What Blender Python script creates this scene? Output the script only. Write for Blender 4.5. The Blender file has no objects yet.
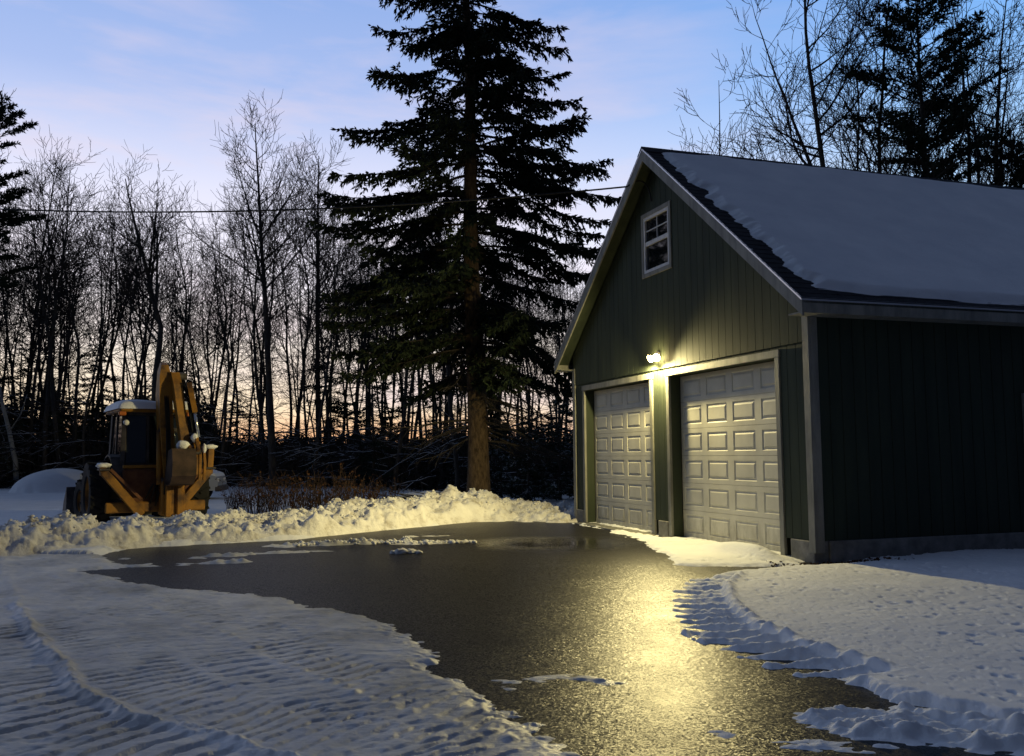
import bpy, bmesh, math, random
import numpy as np
from mathutils import Vector, Matrix
R = math.radians
sc = bpy.context.scene
col = sc.collection
random.seed(7)
RNG = np.random.default_rng(11)

# ------------------------------------------------------------------ camera
CAMZ = 1.421
cam = bpy.data.cameras.new('camera'); camo = bpy.data.objects.new('camera', cam); col.objects.link(camo)
camo.matrix_world = Matrix.Translation((0, 0, CAMZ)) @ Matrix.Rotation(R(90 + 4.7674), 4, 'X') @ Matrix.Rotation(R(-0.5115), 4, 'Z')
cam.sensor_width = 36; cam.lens = 918.39 * 36 / 1024; cam.clip_start = 0.05; cam.clip_end = 2000
sc.camera = camo
sc.view_settings.view_transform = 'Standard'; sc.view_settings.look = 'None'
sc.view_settings.exposure = 0; sc.view_settings.gamma = 1
sc.render.engine = 'CYCLES'
sc.cycles.max_bounces = 6; sc.cycles.diffuse_bounces = 3; sc.cycles.glossy_bounces = 3
sc.cycles.caustics_reflective = False; sc.cycles.caustics_refractive = False
sc.cycles.sample_clamp_indirect = 4

# ------------------------------------------------------------------ dusk sky
def new_world():
    w = bpy.data.worlds.new('World'); sc.world = w; w.use_nodes = True
    nt = w.node_tree; N = nt.nodes; L = nt.links; N.clear()
    out = N.new('ShaderNodeOutputWorld'); bg = N.new('ShaderNodeBackground'); L.new(bg.outputs[0], out.inputs[0])
    tc = N.new('ShaderNodeTexCoord'); sep = N.new('ShaderNodeSeparateXYZ'); L.new(tc.outputs['Generated'], sep.inputs[0])
    def ramp(stops, fac):
        r = N.new('ShaderNodeValToRGB'); e = r.color_ramp.elements
        while len(e) < len(stops): e.new(0.5)
        for i, (p, c) in enumerate(stops): e[i].position = p; e[i].color = (*c, 1)
        L.new(fac, r.inputs[0]); return r.outputs[0]
    def math_(op, a, b=None, clamp=False):
        m = N.new('ShaderNodeMath'); m.operation = op; m.use_clamp = clamp
        for i, v in enumerate((a, b)):
            if v is None: continue
            if isinstance(v, (int, float)): m.inputs[i].default_value = v
            else: L.new(v, m.inputs[i])
        return m.outputs[0]
    def mix(f, a, b, mode='MIX'):
        m = N.new('ShaderNodeMix'); m.data_type = 'RGBA'; m.blend_type = mode
        if isinstance(f, float): m.inputs[0].default_value = f
        else: L.new(f, m.inputs[0])
        for k, v in ((6, a), (7, b)):
            if isinstance(v, tuple): m.inputs[k].default_value = (*v, 1)
            else: L.new(v, m.inputs[k])
        return m.outputs[2]
    west = ramp([(0, (.72, .27, .13)), (.022, (1.0, .56, .30)), (.05, (1.0, .79, .54)), (.11, (.97, .86, .74)), (.18, (.94, .89, .97)), (.27, (.73, .74, .91)),
                 (.37, (.38, .49, .80)), (.47, (.25, .39, .74)), (.65, (.125, .15, .22)), (1, (.08, .09, .13))], sep.outputs[2])
    north = ramp([(0, (.55, .38, .30)), (.06, (.72, .60, .52)), (.16, (.64, .71, .88)), (.28, (.40, .63, .95)), (.38, (.22, .46, .88)),
                  (.47, (.15, .36, .78)), (.65, (.10, .13, .21)), (1, (.075, .088, .13))], sep.outputs[2])
    # azimuth from the sunset
    xy = N.new('ShaderNodeCombineXYZ'); L.new(sep.outputs[0], xy.inputs[0]); L.new(sep.outputs[1], xy.inputs[1])
    nm = N.new('ShaderNodeVectorMath'); nm.operation = 'NORMALIZE'; L.new(xy.outputs[0], nm.inputs[0])
    dt = N.new('ShaderNodeVectorMath'); dt.operation = 'DOT_PRODUCT'; L.new(nm.outputs[0], dt.inputs[0])
    a = R(-24); dt.inputs[1].default_value = (math.sin(a), math.cos(a), 0)
    mr = N.new('ShaderNodeMapRange'); mr.interpolation_type = 'SMOOTHSTEP'; L.new(dt.outputs['Value'], mr.inputs[0])
    mr.inputs[1].default_value = .62; mr.inputs[2].default_value = .985
    c = mix(mr.outputs[0], north, west)
    # thin streaks of lit cloud low in the west
    mp = N.new('ShaderNodeMapping'); L.new(tc.outputs['Generated'], mp.inputs[0]); mp.inputs['Scale'].default_value = (1.6, 1.6, 7.5); mp.inputs['Rotation'].default_value = (.12, .18, 0)
    no = N.new('ShaderNodeTexNoise'); L.new(mp.outputs[0], no.inputs[0]); no.inputs['Scale'].default_value = 2.1; no.inputs['Detail'].default_value = 7; no.inputs['Roughness'].default_value = .55
    no.inputs['Distortion'].default_value = .3
    cf = ramp([(.46, (0, 0, 0)), (.68, (1, 1, 1))], no.outputs[0])
    cf = math_('MULTIPLY', cf, math_('MULTIPLY', mr.outputs[0], .62))
    hi = N.new('ShaderNodeMapRange'); L.new(sep.outputs[2], hi.inputs[0]); hi.inputs[1].default_value = .62; hi.inputs[2].default_value = .30
    c = mix(math_('MULTIPLY', cf, hi.outputs[0]), c, (.80, .66, .72))
    # the side of the sky away from the sunset is already night blue
    bk = N.new('ShaderNodeMapRange'); bk.interpolation_type = 'SMOOTHSTEP'; L.new(dt.outputs['Value'], bk.inputs[0])
    bk.inputs[1].default_value = -.25; bk.inputs[2].default_value = .62
    c = mix(bk.outputs[0], mix(sep.outputs[2], (.018, .025, .046), (.045, .062, .115)), c)
    L.new(c, bg.inputs[0]); bg.inputs[1].default_value = 1.12
new_world()

# the sun is below the ridge: only a trace of warm light from the west
sl = bpy.data.lights.new('sun', 'SUN'); sl.energy = 0.03; sl.angle = R(8); sl.color = (1, .62, .42)
slo = bpy.data.objects.new('sun', sl); col.objects.link(slo)
slo.rotation_euler = (R(86), 0, R(24 + 180))

# ------------------------------------------------------------------ helpers
def tag(o, label=None, cat=None, group=None, kind=None):
    if label: o['label'] = label
    if cat: o['category'] = cat
    if group: o['group'] = group
    if kind: o['kind'] = kind
    return o
def empty(name, loc=(0, 0, 0), rz=0.0):
    o = bpy.data.objects.new(name, None); col.objects.link(o); o.location = loc; o.rotation_euler = (0, 0, rz); o.empty_display_size = .2
    return o
def link(name, me, mat, parent=None):
    o = bpy.data.objects.new(name, me); col.objects.link(o)
    if mat is not None: me.materials.append(mat)
    if parent is not None: o.parent = parent
    return o
def mesh_np(V, faces, smooth=False):
    """V (n,3); faces: list of (m,k) int arrays"""
    me = bpy.data.meshes.new('m'); V = np.asarray(V, np.float32)
    faces = [np.asarray(f, np.int32) for f in faces if len(f)]
    me.vertices.add(len(V)); me.vertices.foreach_set('co', V.ravel())
    nl = sum(f.size for f in faces); nf = sum(len(f) for f in faces)
    me.loops.add(nl); me.polygons.add(nf)
    me.loops.foreach_set('vertex_index', np.concatenate([f.ravel() for f in faces]))
    tot = np.concatenate([np.full(len(f), f.shape[1], np.int32) for f in faces])
    st = np.concatenate([[0], np.cumsum(tot)[:-1]]).astype(np.int32)
    me.polygons.foreach_set('loop_start', st)
    if smooth: me.polygons.foreach_set('use_smooth', np.ones(nf, bool))
    me.update(calc_edges=True); me.validate()
    return me

class MB:
    """collects solids for ONE mesh object"""
    def __init__(s): s.bm = bmesh.new()
    def box(s, a, b, bev=0, M=None):
        a = Vector(a); b = Vector(b)
        lo = Vector(map(min, a, b)); hi = Vector(map(max, a, b))
        r = bmesh.ops.create_cube(s.bm, size=1); vs = r['verts']
        for v in vs: v.co = Vector((lo[i] + (v.co[i] + .5) * (hi[i] - lo[i]) for i in range(3)))
        if bev: 
            es = list({e for v in vs for e in v.link_edges}); q = bmesh.ops.bevel(s.bm, geom=es, offset=bev, segments=1, affect='EDGES'); vs = list({v for f in q['faces'] for v in f.verts} | {v for v in vs if v.is_valid})
        if M is not None: bmesh.ops.transform(s.bm, matrix=M, verts=vs)
        return s
    def bar(s, p, q, w, h, up=(0, 0, 1), bev=0):
        p = Vector(p); q = Vector(q); d = q - p; L = d.length; z = d.normalized(); u = Vector(up)
        x = u.cross(z)
        if x.length < 1e-4: x = Vector((1, 0, 0)).cross(z)
        x.normalize(); y = z.cross(x)
        M = Matrix.Translation(p) @ Matrix((x, y, z)).transposed().to_4x4()
        return s.box((-w / 2, -h / 2, 0), (w / 2, h / 2, L), bev, M)
    def cyl(s, p, q, r, r2=None, n=16, caps=True):
        p = Vector(p); q = Vector(q); d = q - p; r2 = r if r2 is None else r2
        M = Matrix.Translation((p + q) / 2) @ d.to_track_quat('Z', 'Y').to_matrix().to_4x4()
        bmesh.ops.create_cone(s.bm, cap_ends=caps, segments=n, radius1=r, radius2=r2, depth=d.length, matrix=M); return s
    def ball(s, c, r, sq=(1, 1, 1), n=12):
        bmesh.ops.create_uvsphere(s.bm, u_segments=n * 2, v_segments=n, radius=r, matrix=Matrix.Translation(c) @ Matrix.Diagonal((*sq, 1))); return s
    def prism(s, pts, axis, a, b):
        """polygon pts in the plane normal to axis ('x','y','z') swept from a to b"""
        def P(u, v, w):
            return {'x': (w, u, v), 'y': (u, w, v), 'z': (u, v, w)}[axis]
        A = [s.bm.verts.new(P(u, v, a)) for u, v in pts]; B = [s.bm.verts.new(P(u, v, b)) for u, v in pts]
        s.bm.faces.new(A); s.bm.faces.new(B[::-1]); n = len(pts)
        for i in range(n): s.bm.faces.new((A[i], B[i], B[(i + 1) % n], A[(i + 1) % n]))
        return s
    def lathe(s, prof, c, axis, n=24):
        """prof: (radius, along) pairs; axis direction from c"""
        M = Matrix.Translation(c) @ Vector(axis).to_track_quat('Z', 'Y').to_matrix().to_4x4(); rings = []
        for r, h in prof:
            rings.append([s.bm.verts.new(M @ Vector((r * math.cos(2 * math.pi * k / n), r * math.sin(2 * math.pi * k / n), h))) for k in range(n)])
        for a, b in zip(rings, rings[1:]):
            for k in range(n): s.bm.faces.new((a[k], a[(k + 1) % n], b[(k + 1) % n], b[k]))
        return s
    def build(s, name, mat, parent=None, smooth=False):
        bmesh.ops.recalc_face_normals(s.bm, faces=s.bm.faces)
        me = bpy.data.meshes.new(name); s.bm.to_mesh(me); s.bm.free()
        if smooth:
            me.polygons.foreach_set('use_smooth', np.ones(len(me.polygons), bool)); 
        return link(name, me, mat, parent)

# noise in numpy
def _h(ix, iy, iz, seed):
    h = (ix.astype(np.int64) * 374761393 + iy.astype(np.int64) * 668265263 + iz * 2147483647 + seed * 974634777) & 0xffffffff
    h = ((h ^ (h >> 13)) * 1274126177) & 0xffffffff
    h = ((h ^ (h >> 16)) * 2246822519) & 0xffffffff
    return ((h ^ (h >> 15)) & 0xffffff) / float(0xffffff)
def vnoise(x, y, seed=0):
    ix = np.floor(x); iy = np.floor(y); fx = x - ix; fy = y - iy; fx = fx * fx * (3 - 2 * fx); fy = fy * fy * (3 - 2 * fy)
    a = _h(ix, iy, 0, seed); b = _h(ix + 1, iy, 0, seed); c = _h(ix, iy + 1, 0, seed); d = _h(ix + 1, iy + 1, 0, seed)
    return (a + (b - a) * fx) * (1 - fy) + (c + (d - c) * fx) * fy
def fbm(x, y, sc_, oct_=4, seed=0, g=.5):
    x = x / sc_; y = y / sc_; t = 0; am = 1; tot = 0
    for o in range(oct_):
        ca, sa = math.cos(.6 * o), math.sin(.6 * o)
        t = t + am * vnoise(x * ca - y * sa + 17.3 * o, x * sa + y * ca - 9.1 * o, seed + o); tot += am; am *= g; x = x * 2.03; y = y * 2.03
    return t / tot * 2 - 1
def worley(x, y, sc_, seed=0):
    x = x / sc_; y = y / sc_; ix = np.floor(x); iy = np.floor(y); best = np.full(x.shape, 9.); 
    for dx in (-1, 0, 1):
        for dy in (-1, 0, 1):
            cx = ix + dx + _h(ix + dx, iy + dy, 0, seed); cy = iy + dy + _h(ix + dx, iy + dy, 0, seed + 5)
            best = np.minimum(best, (cx - x) ** 2 + (cy - y) ** 2)
    return np.sqrt(best)
def sstep(x, a, b):
    t = np.clip((x - a) / (b - a), 0, 1); return t * t * (3 - 2 * t)

# ------------------------------------------------------------------ materials
def mat(name, base, rough=.7, spec=.3, metal=0.0, fn=None, coat=0.0):
    m = bpy.data.materials.new(name); m.use_nodes = True; nt = m.node_tree; b = nt.nodes['Principled BSDF']
    b.inputs['Base Color'].default_value = (*base, 1); b.inputs['Roughness'].default_value = rough
    b.inputs['Specular IOR Level'].default_value = spec; b.inputs['Metallic'].default_value = metal; b.inputs['Coat Weight'].default_value = coat
    if fn: fn(nt, nt.nodes, nt.links, b)
    return m
def nz(N, L, scale, detail=4, rough=.55, vec=None, stretch=None, kind='Noise'):
    n = N.new('ShaderNodeTex' + kind); n.inputs['Scale'].default_value = scale
    if kind == 'Noise': n.inputs['Detail'].default_value = detail; n.inputs['Roughness'].default_value = rough
    if vec is None:
        t = N.new('ShaderNodeTexCoord'); vec = t.outputs['Object']
    if stretch:
        m = N.new('ShaderNodeMapping'); m.inputs['Scale'].default_value = stretch; L.new(vec, m.inputs[0]); vec = m.outputs[0]
    L.new(vec, n.inputs['Vector']); return n.outputs[0]
def rmp(N, L, f, stops):
    r = N.new('ShaderNodeValToRGB'); e = r.color_ramp.elements
    while len(e) < len(stops): e.new(.5)
    for i, (p, c) in enumerate(stops):
        e[i].position = p; e[i].color = (*(c if isinstance(c, tuple) else (c, c, c)), 1)
    L.new(f, r.inputs[0]); return r.outputs[0]
def bump(N, L, b, f, dist, strength=1.0, prev=None):
    n = N.new('ShaderNodeBump'); n.inputs['Distance'].default_value = dist; n.inputs['Strength'].default_value = strength
    L.new(f, n.inputs['Height'])
    if prev is not None: L.new(prev, n.inputs['Normal'])
    L.new(n.outputs[0], b.inputs['Normal']); return n.outputs[0]
def mixc(N, L, f, a, b):
    m = N.new('ShaderNodeMix'); m.data_type = 'RGBA'
    if isinstance(f, float): m.inputs[0].default_value = f
    else: L.new(f, m.inputs[0])
    for k, v in ((6, a), (7, b)):
        if isinstance(v, tuple): m.inputs[k].default_value = (*v, 1)
        else: L.new(v, m.inputs[k])
    return m.outputs[2]

def two_tone(c1, c2, sc_=3, detail=5, lo=.35, hi=.65, bs=None, bd=.003, stretch=None, rr=None):
    def f(nt, N, L, b):
        n = nz(N, L, sc_, detail, .6, stretch=stretch)
        L.new(rmp(N, L, n, [(lo, c1), (hi, c2)]), b.inputs['Base Color'])
        if rr: L.new(rmp(N, L, n, [(lo, rr[0]), (hi, rr[1])]), b.inputs['Roughness'])
        if bs: bump(N, L, b, nz(N, L, bs, 5, .6, stretch=stretch), bd)
    return f

def f_snow(nt, N, L, b):
    n1 = nz(N, L, 1.3, 5); L.new(rmp(N, L, n1, [(.3, (.72, .74, .77)), (.7, (.84, .85, .86))]), b.inputs['Base Color'])
    p = bump(N, L, b, nz(N, L, 14, 6, .7), .02, .5); bump(N, L, b, nz(N, L, 120, 3, .8), .006, .7, p)
def f_packed(nt, N, L, b):
    n1 = nz(N, L, .9, 7, .65, stretch=(1, .6, 1)); L.new(rmp(N, L, n1, [(.34, (.27, .27, .265)), (.47, (.48, .48, .475)), (.66, (.68, .68, .675))]), b.inputs['Base Color'])
    L.new(rmp(N, L, nz(N, L, 2.5, 4), [(.35, .3), (.6, .6)]), b.inputs['Roughness'])
    p = bump(N, L, b, nz(N, L, 11, 6, .65, stretch=(.6, 1.8, 1)), .03, .4); bump(N, L, b, nz(N, L, 90, 3, .8), .005, .7, p)
def f_bank(nt, N, L, b):
    n1 = nz(N, L, 3, 6, .7); L.new(rmp(N, L, n1, [(.33, (.42, .39, .34)), (.48, (.72, .71, .69)), (.7, (.83, .83, .82))]), b.inputs['Base Color'])
    p = bump(N, L, b, nz(N, L, 10, 6, .75), .06, .6); bump(N, L, b, nz(N, L, 60, 3, .8), .01, .6, p)
M_snow = mat('snow', (.8, .81, .83), .75, .25, fn=f_snow)
M_packed = mat('packed_snow', (.5, .5, .5), .45, .4, fn=f_packed)
M_bank = mat('ploughed_snow', (.7, .7, .7), .8, .2, fn=f_bank)
def f_asphalt(nt, N, L, b):
    big = nz(N, L, .45, 5, .6); t = N.new('ShaderNodeTexCoord')
    L.new(rmp(N, L, nz(N, L, 70, 4, .75), [(.3, (.006, .006, .006)), (.7, (.034, .032, .030))]), b.inputs['Base Color'])
    sp = N.new('ShaderNodeSeparateXYZ'); L.new(t.outputs['Object'], sp.inputs[0])
    # standing water collects at the far, lower end
    ds = N.new('ShaderNodeVectorMath'); ds.operation = 'DISTANCE'; L.new(t.outputs['Object'], ds.inputs[0]); ds.inputs[1].default_value = (.5, 15.2, 0)
    fr = N.new('ShaderNodeMapRange'); L.new(ds.outputs['Value'], fr.inputs[0]); fr.inputs[1].default_value = 2.9; fr.inputs[2].default_value = .4; fr.interpolation_type = 'SMOOTHSTEP'
    ad = N.new('ShaderNodeMath'); ad.operation = 'MULTIPLY_ADD'; L.new(big, ad.inputs[0]); ad.inputs[1].default_value = -1.1; L.new(fr.outputs[0], ad.inputs[2])
    wet = rmp(N, L, ad.outputs[0], [(-.0, 0.), (.45, 1.)])
    L.new(rmp(N, L, wet, [(0., .36), (1., .10)]), b.inputs['Roughness'])
    # every stone of the surface is tilted its own way
    v = N.new('ShaderNodeTexVoronoi'); v.inputs['Scale'].default_value = 80; L.new(t.outputs['Object'], v.inputs['Vector'])
    v2 = N.new('ShaderNodeTexVoronoi'); v2.inputs['Scale'].default_value = 170; L.new(t.outputs['Object'], v2.inputs['Vector'])
    am = N.new('ShaderNodeVectorMath'); am.operation = 'ADD'; L.new(v.outputs['Color'], am.inputs[0]); L.new(v2.outputs['Color'], am.inputs[1])
    sb = N.new('ShaderNodeVectorMath'); sb.operation = 'SUBTRACT'; L.new(am.outputs[0], sb.inputs[0]); sb.inputs[1].default_value = (1, 1, 1)
    sk = N.new('ShaderNodeVectorMath'); sk.operation = 'SCALE'; L.new(sb.outputs[0], sk.inputs[0]); tl = N.new('ShaderNodeMath'); tl.operation = 'MULTIPLY'; L.new(rmp(N, L, wet, [(0., .30), (1., .012)]), tl.inputs[0]); L.new(rmp(N, L, nz(N, L, 1.1, 6, .65), [(.35, .45), (.6, 1.)]), tl.inputs[1])
    L.new(tl.outputs[0], sk.inputs['Scale'])
    b2 = N.new('ShaderNodeBump'); b2.inputs['Distance'].default_value = .012; L.new(rmp(N, L, wet, [(0., .30), (1., .03)]), b2.inputs['Strength']); L.new(nz(N, L, 16, 5, .7), b2.inputs['Height'])
    ag = N.new('ShaderNodeVectorMath'); ag.operation = 'ADD'; L.new(b2.outputs[0], ag.inputs[0]); L.new(sk.outputs[0], ag.inputs[1])
    an = N.new('ShaderNodeVectorMath'); an.operation = 'NORMALIZE'; L.new(ag.outputs[0], an.inputs[0]); L.new(an.outputs[0], b.inputs['Normal'])
M_asphalt = mat('wet_asphalt', (.03, .03, .03), .3, .08, fn=f_asphalt)
M_shaded_soil = mat('leaf_litter', (.03, .025, .02), .95, .1, fn=two_tone((.012, .010, .008), (.05, .045, .04), 2.0, 8, bs=6, bd=.08))  # leaf litter darkened: shade under the trees is painted into its colour
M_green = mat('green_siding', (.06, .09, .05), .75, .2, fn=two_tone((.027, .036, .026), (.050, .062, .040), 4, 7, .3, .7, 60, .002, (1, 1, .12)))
M_green_shaded = mat('green_siding_shaded', (.05, .07, .04), .75, .2, fn=two_tone((.020, .030, .022), (.034, .046, .032), 4, 7, .3, .7, 60, .002, (1, 1, .12)))  # same siding, darker: shade of the unlit walls is put into the colour
M_trim = mat('trim_paint', (.36, .36, .31), .6, .3, fn=two_tone((.13, .13, .12), (.24, .24, .215), 7, 7, .3, .6, 45, .003, (1, 1, .25)))
M_white = mat('white_paint', (.6, .6, .6), .5, .3, fn=two_tone((.50, .50, .50), (.66, .66, .65), 9, 5))
def f_door(nt, N, L, b):
    base = rmp(N, L, nz(N, L, 2.5, 6, .6), [(.3, (.44, .43, .385)), (.7, (.54, .53, .475))])
    t = N.new('ShaderNodeTexCoord'); sp = N.new('ShaderNodeSeparateXYZ'); L.new(t.outputs['Object'], sp.inputs[0])
    a = N.new('ShaderNodeMath'); a.operation = 'MULTIPLY_ADD'; L.new(nz(N, L, 9, 7, .7, stretch=(1, 1, .35)), a.inputs[0]); a.inputs[1].default_value = 1.3; L.new(sp.outputs[2], a.inputs[2])
    L.new(mixc(N, L, rmp(N, L, a.outputs[0], [(.62, .55), (1.0, 0.)]), base, (.20, .185, .15)), b.inputs['Base Color'])
    bump(N, L, b, nz(N, L, 90, 4, .7), .0006)
M_door = mat('door_panel_paint', (.5, .5, .46), .6, .2, fn=f_door)
M_rubber = mat('black_rubber', (.012, .012, .012), .7, .3)
M_conc = mat('concrete', (.22, .22, .2), .9, .1, fn=two_tone((.13, .13, .12), (.26, .255, .24), 6, 8, .3, .7, 40, .006))
M_metal = mat('drip_edge_metal', (.55, .56, .6), .35, .5, .8)
M_grey = mat('grey_metal', (.3, .3, .3), .45, .5, .7)
def f_shingle(nt, N, L, b):
    t = N.new('ShaderNodeTexCoord'); br = N.new('ShaderNodeTexBrick'); L.new(t.outputs['Object'], br.inputs['Vector'])
    br.inputs['Scale'].default_value = 3; L.new(rmp(N, L, nz(N, L, 8, 6, .7), [(.3, (.008, .009, .012)), (.7, (.03, .032, .04))]), b.inputs['Base Color'])
    bump(N, L, b, nz(N, L, 70, 3, .8), .004)
M_shingle = mat('dark_shingle', (.02, .02, .025), .85, .2, fn=f_shingle)
M_glass = mat('window_glass', (.006, .008, .01), .03, .6)
def f_bark(c1, c2, scl=14, snow=.0):
    def f(nt, N, L, b):
        n = nz(N, L, scl, 7, .7, stretch=(1, 1, .3)); base = rmp(N, L, n, [(.3, c1), (.7, c2)])
        if snow:
            g = N.new('ShaderNodeNewGeometry'); s = N.new('ShaderNodeSeparateXYZ'); L.new(g.outputs['Normal'], s.inputs[0])
            m = N.new('ShaderNodeMath'); m.operation = 'MULTIPLY'; L.new(rmp(N, L, s.outputs[2], [(.45, 0.), (.75, 1.)]), m.inputs[0])
            L.new(rmp(N, L, nz(N, L, 1.1, 4, .6), [(.5 - snow * .2, 0.), (.56 - snow * .1, 1.)]), m.inputs[1])
            base = mixc(N, L, m.outputs[0], base, (.78, .79, .81))
        L.new(base, b.inputs['Base Color']); bump(N, L, b, n, .03, 1.0)
    return f
M_bark = mat('grey_bark', (.08, .07, .06), .9, .15, fn=f_bark((.030, .026, .022), (.10, .088, .075)))
M_twig = mat('twig_bark', (.05, .042, .036), .9, .15, fn=f_bark((.028, .024, .02), (.065, .055, .046), 20, .0))
M_snowtwig = mat('snowy_twig', (.05, .042, .036), .9, .15, fn=f_bark((.028, .024, .02), (.065, .055, .046), 20, .45))
M_sprucebark = mat('spruce_bark', (.16, .11, .07), .95, .1, fn=f_bark((.022, .016, .011), (.15, .105, .066), 16))
M_birch = mat('pale_bark', (.4, .4, .38), .8, .2, fn=f_bark((.20, .20, .19), (.42, .42, .40), 5))
M_needle = mat('spruce_needles', (.025, .04, .022), .8, .15, fn=two_tone((.009, .015, .008), (.024, .036, .019), 2.2, 5))
M_pine = mat('pine_needles', (.03, .05, .03), .8, .15, fn=two_tone((.010, .018, .011), (.028, .042, .024), 2.2, 5))
def f_snowneedle(nt, N, L, b):
    g = N.new('ShaderNodeNewGeometry'); s = N.new('ShaderNodeSeparateXYZ'); L.new(g.outputs['Normal'], s.inputs[0])
    ab = N.new('ShaderNodeMath'); ab.operation = 'ABSOLUTE'; L.new(s.outputs[2], ab.inputs[0])
    m = N.new('ShaderNodeMath'); m.operation = 'MULTIPLY'; L.new(rmp(N, L, ab.outputs[0], [(.55, 0.), (.85, 1.)]), m.inputs[0])
    L.new(rmp(N, L, nz(N, L, 3.5, 5, .6), [(.50, 0.), (.60, 1.)]), m.inputs[1])
    L.new(mixc(N, L, m.outputs[0], (.022, .036, .020), (.70, .72, .75)), b.inputs['Base Color'])
M_snowneedle = mat('snow_dusted_needles', (.03, .05, .03), .8, .15, fn=f_snowneedle)
M_stalk = mat('dry_stalks', (.14, .075, .05), .9, .1, fn=two_tone((.034, .024, .019), (.082, .055, .042), 5, 4))
M_leaf = mat('dead_leaves', (.16, .07, .03), .85, .15, fn=two_tone((.035, .017, .010), (.10, .048, .025), 9, 3))

# ------------------------------------------------------------------ building frame
C0 = np.array([3.9615, 12.1686]); TH = R(18.712)
Ud = np.array([-math.sin(TH), math.cos(TH)]); Wd = np.array([math.cos(TH), math.sin(TH)])
GW, GL = 8.136, 11.0
# ------------------------------------------------------------------ ground
def gz(y): return -0.03 - 0.01 * np.clip(12 - y, 0, 12)
ASP = np.array([(-5.95, 13.5), (-6.21, 14.9), (-5.21, 15.4), (-3.72, 16.19), (-3.05, 17.33), (-1.87, 18.61), (-0.94, 20.0), (0.15, 20.5), (1.24, 19.58), (1.29, 18.76),
    (1.66, 18.0), (1.9, 16.6), (2.01, 14.78), (2.03, 13.5), (1.96, 12.15), (2.25, 11.85), (2.9, 11.72), (3.75, 11.85), (3.98, 11.95), (4.05, 11.8), (3.6, 11.52), (2.6, 11.15), (2.1, 10.6), (1.80, 9.9), (1.6, 8.86), (1.42, 7.72), (1.5, 7.15), (1.74, 6.55), (2.05, 6.16), (2.27, 5.72),
    (2.50, 5.42), (2.74, 5.18), (3.1, 4.7), (3.6, 3), (4.5, 0), (4.8, -4), (1.9, -4), (1.5, 1), (0.9, 3.6), (0.41, 4.79), (0.27, 5.06), (0.06, 5.43), (-0.1, 5.83), (-0.28, 6.27), (-0.5, 6.66), (-0.56, 7.07),
    (-0.84, 7.73), (-1.15, 8.26), (-1.27, 8.69), (-1.46, 8.85), (-1.95, 9.4), (-2.56, 9.95), (-3.18, 10.2), (-3.9, 10.6), (-4.6, 11.2), (-5.5, 12.0), (-4.6, 12.5), (-5.4, 12.9)])
def segd(px, py, a, b):
    dx, dy = b[0] - a[0], b[1] - a[1]; L2 = dx * dx + dy * dy
    t = np.clip(((px - a[0]) * dx + (py - a[1]) * dy) / L2, 0, 1)
    ex = px - a[0] - t * dx; ey = py - a[1] - t * dy
    return np.sqrt(ex * ex + ey * ey), t, (dx * (py - a[1]) - dy * (px - a[0])) / math.sqrt(L2)
def poly_sd(px, py, P):
    d = np.full(px.shape, 1e9); ins = np.zeros(px.shape, bool); n = len(P)
    for i in range(n):
        a = P[i]; b = P[(i + 1) % n]; dd, _, _ = segd(px, py, a, b); d = np.minimum(d, dd)
        c = ((a[1] > py) != (b[1] > py)); xi = (b[0] - a[0]) * (py - a[1]) / ((b[1] - a[1]) or 1e-9) + a[0]
        ins ^= c & (px < xi)
    return np.where(ins, -d, d)
def path_tv(px, py, P):
    d = np.full(px.shape, 1e9); T = np.zeros(px.shape); Vv = np.zeros(px.shape); acc = 0
    for i in range(len(P) - 1):
        dd, t, v = segd(px, py, P[i], P[i + 1]); L = math.dist(P[i], P[i + 1]); m = dd < d
        d = np.where(m, dd, d); T = np.where(m, acc + t * L, T); Vv = np.where(m, v, Vv); acc += L
    return d, T, Vv
def interp_path(P, vals, px, py):
    d = np.full(px.shape, 1e9); T = np.zeros(px.shape)
    for i in range(len(P) - 1):
        dd, t, v = segd(px, py, P[i], P[i + 1]); m = dd < d
        d = np.where(m, dd, d); T = np.where(m, vals[i] + t * (vals[i + 1] - vals[i]), T)
    return d, T

BERM = [(-13, 12.6), (-10, 14.0), (-8.3, 14.75), (-7.3, 15.7), (-6.6, 16.9), (-5.4, 17.1), (-4.4, 17.9), (-3.5, 19.2), (-2.6, 20.3), (-1.7, 21.3), (-0.7, 21.6), (0.3, 21.5), (1.3, 21.0)]
BERM_H = [.32, .32, .30, .24, .20, .22, .26, .30, .36, .42, .52, .26, .15]
TRK1 = [(-6.2, 11.4), (-5.66, 10.48), (-4.52, 8.6), (-3.72, 7.4), (-2.93, 6.21), (-2.57, 5.75), (-2.19, 5.42), (-1.41, 4.87), (-.4, 4.2)]
TRK2 = [(-5.4, 11.2), (-4.11, 9.73), (-3.23, 8.74), (-2.29, 7.64), (-1.76, 6.83), (-1.27, 6.25), (-0.74, 5.61), (-0.31, 5.23), (0.23, 4.79), (.9, 4.2)]
TRKR = [(2.47, 11.1), (1.98, 9.95), (1.75, 8.7), (1.72, 7.7), (1.92, 6.9), (2.25, 6.2), (2.5, 5.75)]

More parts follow.
